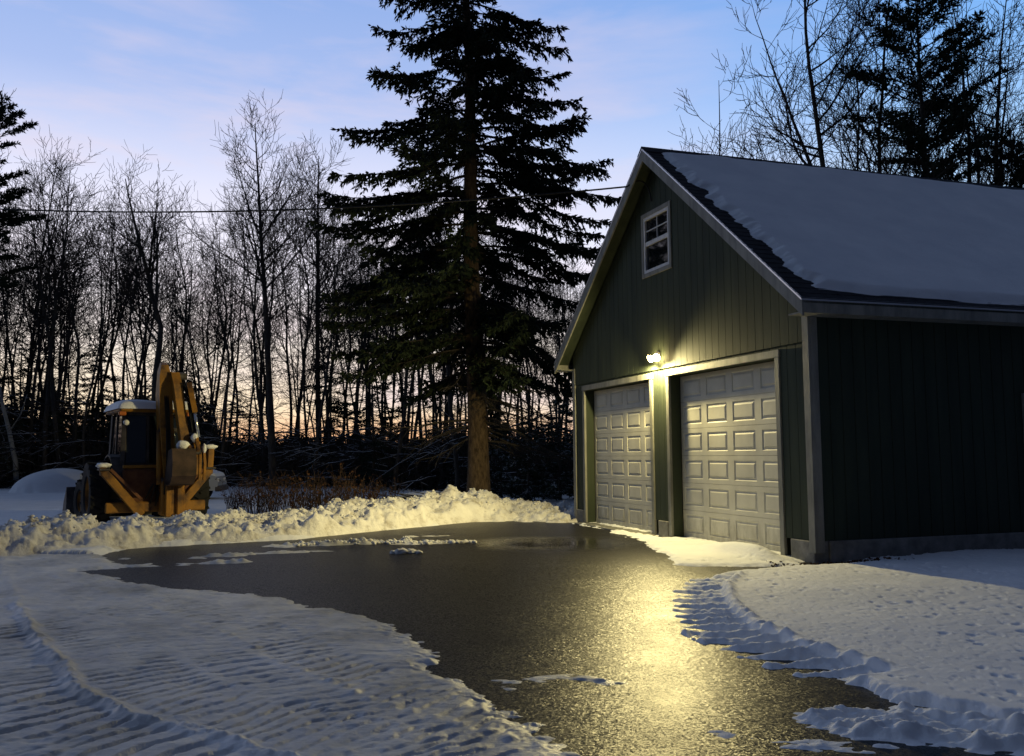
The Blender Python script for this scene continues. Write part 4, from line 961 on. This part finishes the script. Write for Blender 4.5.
# loose clods on and along the bank
def clods():
    rng = np.random.default_rng(12); base = [lump(30 + k, 1, (1, .8, .7), 1, .5, 1.5) for k in range(6)]; VS = []; FS = []; n = 0
    bv = []
    for me in base:
        v = np.zeros(len(me.vertices) * 3, np.float32); me.vertices.foreach_get('co', v); f = np.zeros(len(me.polygons) * 3, np.int32); me.polygons.foreach_get('vertices', f); bv.append((v.reshape(-1, 3), f.reshape(-1, 3)))
    cum = [0]
    for a, b in zip(BERM, BERM[1:]): cum.append(cum[-1] + math.dist(a, b))
    N_ = 4200; T = rng.uniform(0, cum[-1], N_); X = np.interp(T, cum, [p[0] for p in BERM]); Y = np.interp(T, cum, [p[1] for p in BERM])
    X = X + rng.normal(size=N_) * .30; Y = Y + rng.normal(size=N_) * .42 - .12; Z, _, _ = snow_height(X, Y)
    n2_ = 420; T = rng.random(n2_); wx = np.interp(T, [0, .3, .6, 1], [-3.6, -2.6, -1.5, -.65]) + rng.normal(size=n2_) * .05; wy = np.interp(T, [0, .3, .6, 1], [15.2, 15.42, 15.4, 15.45]) + rng.normal(size=n2_) * .07; wz = snow_height(wx, wy)[0]
    X = np.concatenate([X, wx]); Y = np.concatenate([Y, wy]); Z = np.concatenate([Z, np.maximum(wz, gz(wy) + .01)])
    for x, y, z in zip(X, Y, Z):
        k = rng.integers(6); v, f = bv[k]; s = min(.085, .014 * math.exp(rng.normal() * .65) + .007); a = rng.uniform(0, 6.283); c, sn = math.cos(a), math.sin(a)
        w = v @ np.array([[c, sn, 0], [-sn, c, 0], [0, 0, 1]]) * s + np.array([x, y, z + s * .05]); VS.append(w); FS.append(f + n); n += len(v)
    o = link('snow_clods', mesh_np(np.concatenate(VS), [np.concatenate(FS)]), M_bank); tag(o, 'loose clods of ploughed snow along the bank', 'snow clods', kind='stuff')
    x, y = -1.66, 13.8
    for k, (dx, dy, s) in enumerate([(0, 0, .085), (.13, .04, .075), (-.11, .03, .055), (.25, .0, .05)]):
        o = link('snow_chunk', lump(60 + k, s, (1.2, .9, .6), 3, .45, 2.2), M_bank); o.location = (x + dx, y + dy, float(gz(y)) + s * .3)
        tag(o, ['largest lump in the small cluster of snow on the wet driveway', 'second lump in the small cluster of snow on the wet driveway', 'leftmost small lump in the cluster of snow on the wet driveway', 'rightmost small lump in the cluster of snow on the wet driveway'][k], 'snow lump', 'snow lumps on the driveway')
    x, y = -2.75, 10.4
    # leaf litter blown against the garage corner
    LP = np.stack([rng.normal(size=260) * .35 + C0[0] + .15, rng.normal(size=260) * .09 + C0[1] - .28, np.zeros(260)], 1); z, _, _ = snow_height(LP[:, 0], LP[:, 1]); LP[:, 2] = np.maximum(z, gz(LP[:, 1])) + .012
    V, F = leaf_quads(LP, rng.normal(size=(260, 3)) * np.array([1, 1, .3]), .05, .016, rng); o = link('leaf_litter', mesh_np(V, [F]), M_leaf); tag(o, 'dark leaf litter in the melted gap at the garage corner', 'leaf litter', kind='stuff')
clods()

# ------------------------------------------------------------------ backhoe
M_yel = mat('machine_yellow', (.45, .22, .03), .55, .35, fn=two_tone((.060, .028, .012), (.29, .135, .016), 2.6, 8, .36, .56, 30, .003))
M_bucket = mat('worn_bucket_steel', (.05, .03, .022), .7, .3, fn=two_tone((.022, .014, .011), (.07, .042, .03), 4, 8, .35, .65, 30, .003))
M_rust = mat('rusty_panel', (.14, .06, .035), .8, .2, fn=two_tone((.06, .026, .016), (.17, .075, .035), 3.5, 8, .35, .65, 30, .003))
M_dark = mat('dark_steel', (.05, .045, .045), .65, .35, fn=two_tone((.025, .022, .022), (.08, .07, .065), 5, 7))
M_tyre = mat('tyre', (.014, .014, .015), .85, .2)
M_chrome = mat('chrome_rod', (.6, .62, .65), .2, .6, .9)
M_cabglass = mat('cab_glass', (.012, .016, .02), .06, .6)
M_amber = mat('amber_lens', (.42, .12, .02), .3, .5)
M_lens = mat('clear_lens', (.7, .7, .7), .1, .6)
def wheel(name, parent, x, y, r, w, rim, steer=0):
    e = empty(name, (x, y, r)); e.parent = parent; e.rotation_euler = (0, 0, steer)
    hw = w / 2; b = MB()
    b.lathe([(rim, -hw * .75), (rim + .03, -hw * .9), (r * .80, -hw), (r * .93, -hw * .92), (r * .965, -hw * .7), (r * .965, hw * .7), (r * .93, hw * .92), (r * .80, hw), (rim + .03, hw * .9), (rim, hw * .75)], (0, 0, 0), (1, 0, 0), 40)
    n = 20
    for k in range(n * 2):
        a = k * math.pi / n; s = 1 if k % 2 else -1; da = .16
        p = Vector((s * hw * .96, math.cos(a) * r * .975, math.sin(a) * r * .975)); q = Vector((0, math.cos(a + da) * r * .985, math.sin(a + da) * r * .985))
        b.bar(p, q, .05, .045, up=(0, math.cos(a), math.sin(a)))
    b.build('tyre', M_tyre, e)
    b = MB(); b.lathe([(rim, -hw * .75), (rim * .97, -hw * .5), (rim * .8, -hw * .35), (rim * .45, -hw * .30), (rim * .4, -hw * .5), (.001, -hw * .5)], (0, 0, 0), (1, 0, 0), 32)
    b.lathe([(rim, hw * .75), (rim * .97, hw * .5), (rim * .8, hw * .35), (rim * .45, hw * .30), (rim * .4, hw * .5), (.001, hw * .5)], (0, 0, 0), (1, 0, 0), 32)
    for k in range(8): a = k * math.pi / 4; b.cyl((-hw * .38, math.cos(a) * rim * .6, math.sin(a) * rim * .6), (-hw * .42, math.cos(a) * rim * .6, math.sin(a) * rim * .6), .016, n=6)
    b.build('rim', M_yel, e)
def backhoe():
    o = empty('backhoe', (-7.42, 19.05, -.02), R(32.5)); o.scale = (1.0, 1.0, 1.0)
    tag(o, 'weathered yellow backhoe loader parked behind the snow bank with its digging arm folded upright', 'backhoe')
    P = lambda b, n, m, sm=False: b.build(n, m, o, sm)
    # local: -y towards the digging arm (rear), +y towards the loader, x to the right
    wheel('rear_wheel', o, -1.0, .55, .70, .42, .36); wheel('rear_wheel', o, .92, .55, .70, .42, .36)
    wheel('front_wheel', o, -.88, 2.85, .48, .32, .24, .12); wheel('front_wheel', o, .80, 2.85, .48, .32, .24, .12)
    b = MB(); b.box((-.42, -.1, .55), (.42, 3.3, .95), .02); b.box((-.95, .45, .6), (.95, .65, .8), .02); b.box((-.8, 2.78, .38), (.8, 2.92, .56), .02); P(b, 'chassis', M_dark)
    b = MB(); b.prism([(1.75, .95), (3.25, .95), (3.3, 1.40), (3.1, 1.52), (1.75, 1.62)], 'x', -.40, .40); P(b, 'engine_hood', M_yel)
    b = MB(); b.box((-.33, 3.3, .95), (.33, 3.34, 1.38), .01)
    for k in range(7): b.box((-.3, 3.34, 1.0 + k * .055), (.3, 3.355, 1.02 + k * .055))
    P(b, 'grille', M_dark)
    b = MB(); b.cyl((.28, 2.3, 1.5), (.28, 2.3, 2.25), .04); P(b, 'exhaust_pipe', M_dark, True)
    # mudguards and rear body panels
    b = MB()
    for s in (-1, 1):
        pr = []; 
        for k in range(9): a = math.pi * (.02 + k / 8 * .96); pr.append((.55 + .80 * math.cos(a), .72 + .80 * math.sin(a)))
        for k in range(8, -1, -1): a = math.pi * (.02 + k / 8 * .96); pr.append((.55 + .77 * math.cos(a), .72 + .77 * math.sin(a)))
        b.prism(pr, 'x', s * .60, s * .80)
    P(b, 'mudguard', M_dark)
    b = MB(); b.box((-.62, -.22, .42), (.02, -.10, 1.22), .02); b.box((-.60, -.235, .86), (-.30, -.222, 1.18), .006); b.box((-.25, -.236, .86), (.0, -.222, 1.18), .006); P(b, 'rear_panel', M_rust)
    b = MB(); b.box((.02, -.2, .9), (.28, -.17, 1.2), .01); b.box((-.62, -.20, 1.23), (.60, -.12, 1.30), .01); P(b, 'rear_cross_panel', M_yel)
    # cab
    zc0, zc1 = 1.0, 2.36; xs = (-.60, .60); ys = (0.0, 1.55)
    b = MB()
    for x in xs:
        b.bar((x, ys[0], zc0), (x * .94, ys[0] + .08, zc1), .09, .09); b.bar((x, ys[1], zc0), (x * .94, ys[1] - .16, zc1), .08, .08); b.bar((x, .85, zc0), (x * .94, .85, zc1), .05, .05)
        b.box((x - .03, ys[0], zc0 + .02), (x + .03, ys[1], zc0 + .34))
    b.bar((xs[0], 0, 1.30), (xs[1], 0, 1.30), .07, .07); b.bar((xs[0] * .94, .08, zc1), (xs[1] * .94, .08, zc1), .09, .09); b.bar((xs[0] * .94, 1.39, zc1), (xs[1] * .94, 1.39, zc1), .07, .07); b.bar((-.12, .0, 1.3), (-.12, .07, zc1), .05, .05)
    b.box((-.6, 1.5, 1.0), (.6, 1.55, 1.6)); P(b, 'cab_frame', M_dark)
    for nm, q in (('rear_window', [(-.56, .03, 1.34), (.56, .03, 1.34), (.53, .09, 2.31), (-.53, .09, 2.31)]), ('side_window', [(-.60, .05, 1.36), (-.60, 1.5, 1.36), (-.565, 1.38, 2.31), (-.565, .11, 2.31)]),
                  ('side_window', [(.60, .05, 1.36), (.60, 1.5, 1.36), (.565, 1.38, 2.31), (.565, .11, 2.31)]), ('windscreen', [(-.56, 1.52, 1.6), (.56, 1.52, 1.6), (.53, 1.42, 2.31), (-.53, 1.42, 2.31)])):
        b = MB(); vs = [Vector(v) for v in q]; nrm = (vs[1] - vs[0]).cross(vs[3] - vs[0]).normalized() * .008
        A = [b.bm.verts.new(v) for v in vs]; B = [b.bm.verts.new(v + nrm) for v in vs]; b.bm.faces.new(A); b.bm.faces.new(B[::-1])
        for k in range(4): b.bm.faces.new((A[k], B[k], B[(k + 1) % 4], A[(k + 1) % 4]))
        P(b, nm, M_cabglass)
    b = MB(); b.box((-.70, -.16, 2.38), (.70, 1.60, 2.50), .03); rf = P(b, 'cab_roof', M_yel)
    bm = bmesh.new(); bmesh.ops.create_grid(bm, x_segments=40, y_segments=40, size=1)
    for v in bm.verts:
        u, w = v.co.x, v.co.y; e = max(0, 1 - u ** 10) ** .5 * max(0, 1 - w ** 10) ** .5; v.co = Vector((u * .745, .72 + w * .94, 2.44 + .19 * e + .015 * math.sin(u * 5 + w * 3) * e))
    me = bpy.data.meshes.new('s'); bm.to_mesh(me); bm.free(); me.polygons.foreach_set('use_smooth', np.ones(len(me.polygons), bool)); link('snow_layer', me, M_snow, rf)
    for x in (-.66, .66):
        b = MB(); b.box((x - .07, -.24, 2.30), (x + .07, -.16, 2.38), .015); P(b, 'work_light', M_amber)
    b = MB(); b.cyl((-.56, -.02, 2.17), (-.56, -.09, 2.16), .055); P(b, 'headlight', M_lens, True)
    b = MB(); b.box((-.2, .5, 1.2), (.3, .95, 1.3), .03); b.bar((.05, .9, 1.3), (.05, 1.0, 1.85), .48, .1, up=(0, 1, 0), bev=.03); P(b, 'seat', M_rubber)
    # kingpost frame and swing post
    b = MB(); b.box((.05, -.55, .28), (.52, -.25, .98), .03); b.box((.12, -.62, .25), (.24, -.54, 1.02), .02); b.box((.34, -.62, .25), (.46, -.54, 1.02), .02); b.box((-.95, -.32, .35), (.98, -.24, .56), .02); P(b, 'swing_frame', M_yel)
    # boom: slightly bent, pointing up
    def ribbon(b, pts, wid, x0, x1):
        L = []; Rr = []; n = len(pts)
        for i, (y, z) in enumerate(pts):
            a = pts[max(0, i - 1)]; c = pts[min(n - 1, i + 1)]; d = Vector((c[0] - a[0], c[1] - a[1])).normalized(); nn = Vector((-d.y, d.x)); w = wid[i] / 2
            L.append((y + nn.x * w, z + nn.y * w)); Rr.append((y - nn.x * w, z - nn.y * w))
        for i in range(n - 1): b.prism([L[i], L[i + 1], Rr[i + 1], Rr[i]], 'x', x0, x1)
    b = MB(); ribbon(b, [(-.42, .92), (-.36, 1.5), (-.36, 2.1), (-.44, 2.7), (-.56, 3.15), (-.64, 3.34)], [.30, .36, .38, .38, .34, .14], .11, .36); 
    bm_o = P(b, 'boom', M_yel)
    bmesh_shear(bm_o, .0, -.085); bmesh_taper(bm_o)
    b = MB(); ribbon(b, [(-.68, 3.14), (-.74, 2.9), (-.76, 2.2), (-.76, 1.5)], [.2, .28, .24, .2], .18, .35); st = P(b, 'dipper_arm', M_yel); 
    bmesh_lean(st, 3.0, .24)
    b = MB(); b.bar((.46, -.95, 2.95), (.58, -.98, 2.35), .10, .10); P(b, 'bucket_cylinder', M_yel)
    b = MB(); b.cyl((.56, -.98, 2.4), (.66, -.98, 1.85), .032); P(b, 'cylinder_rod', M_chrome, True)
    b = MB(); b.cyl((.02, -.45, .9), (.02, -.38, 2.0), .055); b.cyl((.02, -.38, 2.0), (.06, -.36, 2.3), .03); P(b, 'boom_cylinder', M_yel, True)
    # bucket: curled, open side towards the machine's right
    b = MB(); pr = [(-1.20, 1.62), (-1.28, 1.35), (-1.25, 1.08), (-1.08, .92), (-.80, .88), (-.62, .92), (-.60, .98), (-.80, .96), (-1.03, 1.0), (-1.17, 1.14), (-1.2, 1.36), (-1.13, 1.6)]
    b.prism(pr, 'x', .10, .56); side = [(-1.16, 1.62), (-1.24, 1.35), (-1.22, 1.08), (-1.06, .94), (-.80, .90), (-.62, .93), (-.86, 1.58)]
    b.prism(side, 'x', .10, .13); b.prism(side, 'x', .53, .56)
    bk = P(b, 'digging_bucket', M_bucket)
    for k in range(4):
        b = MB(); x = .17 + k * .09; b.prism([(-.66, .92), (-.60, .99), (-.44, .90)], 'x', x, x + .05); b.build('tooth', M_yel, bk)
    b = MB(); ribbon(b, [(-.80, 1.5), (-1.0, 1.66), (-1.16, 1.55)], [.12, .12, .1], .44, .50); ribbon(b, [(-.84, 1.75), (-1.02, 1.80), (-1.16, 1.58)], [.1, .1, .1], .58, .64); ribbon(b, [(-.84, 1.7), (-.98, 1.4), (-1.0, 1.1)], [.07, .08, .06], .60, .65); ribbon(b, [(-.80, 1.75), (-.94, 1.45), (-.92, 1.0)], [.06, .09, .07], .68, .73); ribbon(b, [(-.74, 1.6), (-.84, 1.3), (-.8, .98)], [.06, .08, .06], .80, .85); P(b, 'bucket_link', M_yel)
    k = link('snow_patch', lump(70, .13, (1.0, .8, .8), 3, .2), M_snow, bk); k.location = (.36, -1.0, 1.68)
    k = link('snow_patch', lump(71, .09, (.8, .8, 1.0), 3, .2), M_snow, bk); k.location = (.58, -.98, 1.83)
    k = link('snow_patch', lump(72, .08, (.5, .8, 1.2), 3, .2), M_snow, bk); k.location = (.78, -.95, 1.62)
    b = MB()
    for (y, z, xx, r) in ((-.46, .98, .25, .07), (-.62, 3.10, .27, .075), (-.76, 1.62, .50, .06), (-.40, 2.0, .20, .05), (-1.0, 1.55, .5, .05)):
        b.cyl((xx - .20, y, z), (xx + .20, y, z), r, n=14)
    P(b, 'pivot_pins', M_dark, True)
    b = MB()
    for k in range(3):
        pts = [(.36 + k * .03, -.60, 3.05), (.42 + k * .035, -.93, 2.7), (.50 + k * .03, -.95, 2.2), (.60 + k * .02, -.90, 1.75)]
        for p, q in zip(pts, pts[1:]): b.cyl(p, q, .016, n=8)
        pts = [(.10 + k * .03, -.56, .7), (.13 + k * .03, -.62, 1.3), (.12 + k * .03, -.60, 2.0), (.06 + k * .03, -.62, 2.7)]
        for p, q in zip(pts, pts[1:]): b.cyl(p, q, .015, n=8)
    P(b, 'boom_hoses', M_rubber, True)
    # stabiliser legs, raised in a V
    for s in (-1, 1):
        b = MB(); x0 = .30 if s > 0 else -.30; x1 = 1.02 if s > 0 else -1.02
        b.bar((x0, -.44, .30), (x1, -.44, 1.18), .14, .16, bev=.01); b.bar((x1, -.44, 1.10), (x1 + s * (.02), -.44, 1.62 if s > 0 else 1.28), .12, .12, bev=.01)
        lg = P(b, 'stabiliser_leg', M_yel)
        b = MB(); b.bar((x0 + s * .02, -.52, .62), (x1 - s * .12, -.50, 1.22), .055, .055); b.build('stabiliser_cylinder', M_rust, lg)
        b = MB(); b.box((x1 - .10, -.58, 1.2), (x1 + .10, -.32, 1.24), .008); b.build('foot_pad', M_dark, lg)
        k = link('snow_patch', lump(75 + s, .11, (1.3, .9, .5), 3, .25), M_snow, lg); k.location = (x1, -.44, 1.30 if s < 0 else 1.66)
    b = MB()
    for k, (x, z, L) in enumerate([(-.12, .5, .5), (-.02, .45, .55), (.06, .5, .4), (-.2, .62, .3)]):
        b.cyl((x, -.30, z), (x + .12, -.42, z + L), .018, n=8)
    P(b, 'hydraulic_hoses', M_rubber, True)
    # loader arms and front bucket
    for s in (-1, 1):
        b = MB(); b.bar((s * .56, 1.55, 1.42), (s * .60, 2.6, 1.20), .09, .2, bev=.01); b.bar((s * .60, 2.55, 1.22), (s * .62, 3.75, .42), .09, .2, bev=.01); b.bar((s * .56, 1.62, .85), (s * .56, 1.55, 1.48), .12, .2); P(b, 'loader_arm', M_dark)
        b = MB(); b.cyl((s * .56, 1.9, .98), (s * .60, 2.95, .95), .045); P(b, 'loader_cylinder', M_rust, True)
    b = MB(); pr = [(3.72, .78), (3.66, .45), (3.74, .14), (3.95, .02), (4.45, .02), (4.45, .05), (3.98, .07), (3.80, .18), (3.72, .45), (3.77, .76)]
    b.prism(pr, 'x', -1.18, 1.10); sd = [(3.73, .77), (3.67, .45), (3.75, .14), (3.95, .03), (4.44, .03), (4.2, .40)]
    b.prism(sd, 'x', -1.18, -1.15); b.prism(sd, 'x', 1.07, 1.10); P(b, 'loader_bucket', M_dark)
def bmesh_shear(o, kx, kz_x):
    me = o.data; v = np.zeros(len(me.vertices) * 3, np.float32); me.vertices.foreach_get('co', v); v = v.reshape(-1, 3); v[:, 0] += np.clip(v[:, 2] - .9, 0, 3) * kz_x; me.vertices.foreach_set('co', v.ravel()); me.update()
def bmesh_taper(o):
    me = o.data; v = np.zeros(len(me.vertices) * 3, np.float32); me.vertices.foreach_get('co', v); v = v.reshape(-1, 3); k = np.clip((v[:, 2] - 3.05) / .35, 0, 1); c = .26 - (v[:, 2] - .9) * .085 - .03 * k; v[:, 0] = c + (v[:, 0] - c) * (1 - .6 * k); me.vertices.foreach_set('co', v.ravel()); me.update()
def bmesh_lean(o, ztop, dx):
    me = o.data; v = np.zeros(len(me.vertices) * 3, np.float32); me.vertices.foreach_get('co', v); v = v.reshape(-1, 3); v[:, 0] += -.02 + (ztop - v[:, 2]) / 1.6 * dx; me.vertices.foreach_set('co', v.ravel()); me.update()
backhoe()

# ------------------------------------------------------------------ snowed-in car beyond the backhoe
def car():
    x, y = at(203, 30.5); o = empty('parked_car', (x, y, .0), R(8)); tag(o, 'snow-covered car parked beyond the backhoe and mostly hidden by it', 'car')
    M_paint = mat('pale_car_paint', (.35, .37, .40), .35, .5, coat=.5)
    b = MB(); b.prism([(-3.6, .35), (-3.6, .95), (-3.2, 1.0), (-1.2, 1.02), (.15, .92), (.55, .80), (.62, .55), (.55, .35)], 'y', -.85, .85); bd = b.build('body', M_paint, o)
    b = MB(); b.prism([(-3.0, 1.0), (-2.6, 1.45), (-1.4, 1.48), (-.62, 1.0)], 'y', -.74, .74); b.build('cabin', M_cabglass, o)
    b = MB(); b.bar((-.60, -.76, 1.0), (-1.40, -.70, 1.49), .08, .08); b.bar((-.60, .76, 1.0), (-1.40, .70, 1.49), .08, .08); b.bar((-3.0, -.76, 1.0), (-2.6, -.70, 1.47), .1, .08); b.bar((-3.0, .76, 1.0), (-2.6, .70, 1.47), .1, .08); b.box((-2.65, -.73, 1.45), (-1.38, .73, 1.50), .02); b.build('roof_frame', M_paint, o)
    b = MB(); b.prism([(-1.2, 1.01), (-1.0, 1.13), (.1, 1.04), (.50, .90), (.56, .80), (.14, .915)], 'y', -.83, .83); b.build('hood_snow', M_snow, o)
    b = MB(); b.prism([(-2.75, 1.44), (-2.6, 1.60), (-1.5, 1.62), (-1.28, 1.46)], 'y', -.72, .72); b.build('roof_snow', M_snow, o)
    b = MB(); b.box((.50, -.86, .32), (.68, .86, .50), .04); b.build('bumper', M_dark, o)
    for s in (-1, 1):
        b = MB(); b.box((.545, s * .55 - .13, .62), (.61, s * .55 + .13, .74), .015); b.build('headlight', M_lens, o)
        for yy in (-.15, -2.9):
            w = empty('wheel', (yy, s * .80, .30)); w.parent = o; w.rotation_euler = (0, 0, R(90))
            b = MB(); b.lathe([(.2, -.1), (.28, -.11), (.31, -.08), (.31, .08), (.28, .11), (.2, .1)], (0, 0, 0), (1, 0, 0), 28); b.build('tyre', M_tyre, w)
            b = MB(); b.lathe([(.2, -.1), (.12, -.06), (.001, -.07)], (0, 0, 0), (1, 0, 0), 20); b.lathe([(.2, .1), (.12, .06), (.001, .07)], (0, 0, 0), (1, 0, 0), 20); b.build('rim', M_grey, w)
car()
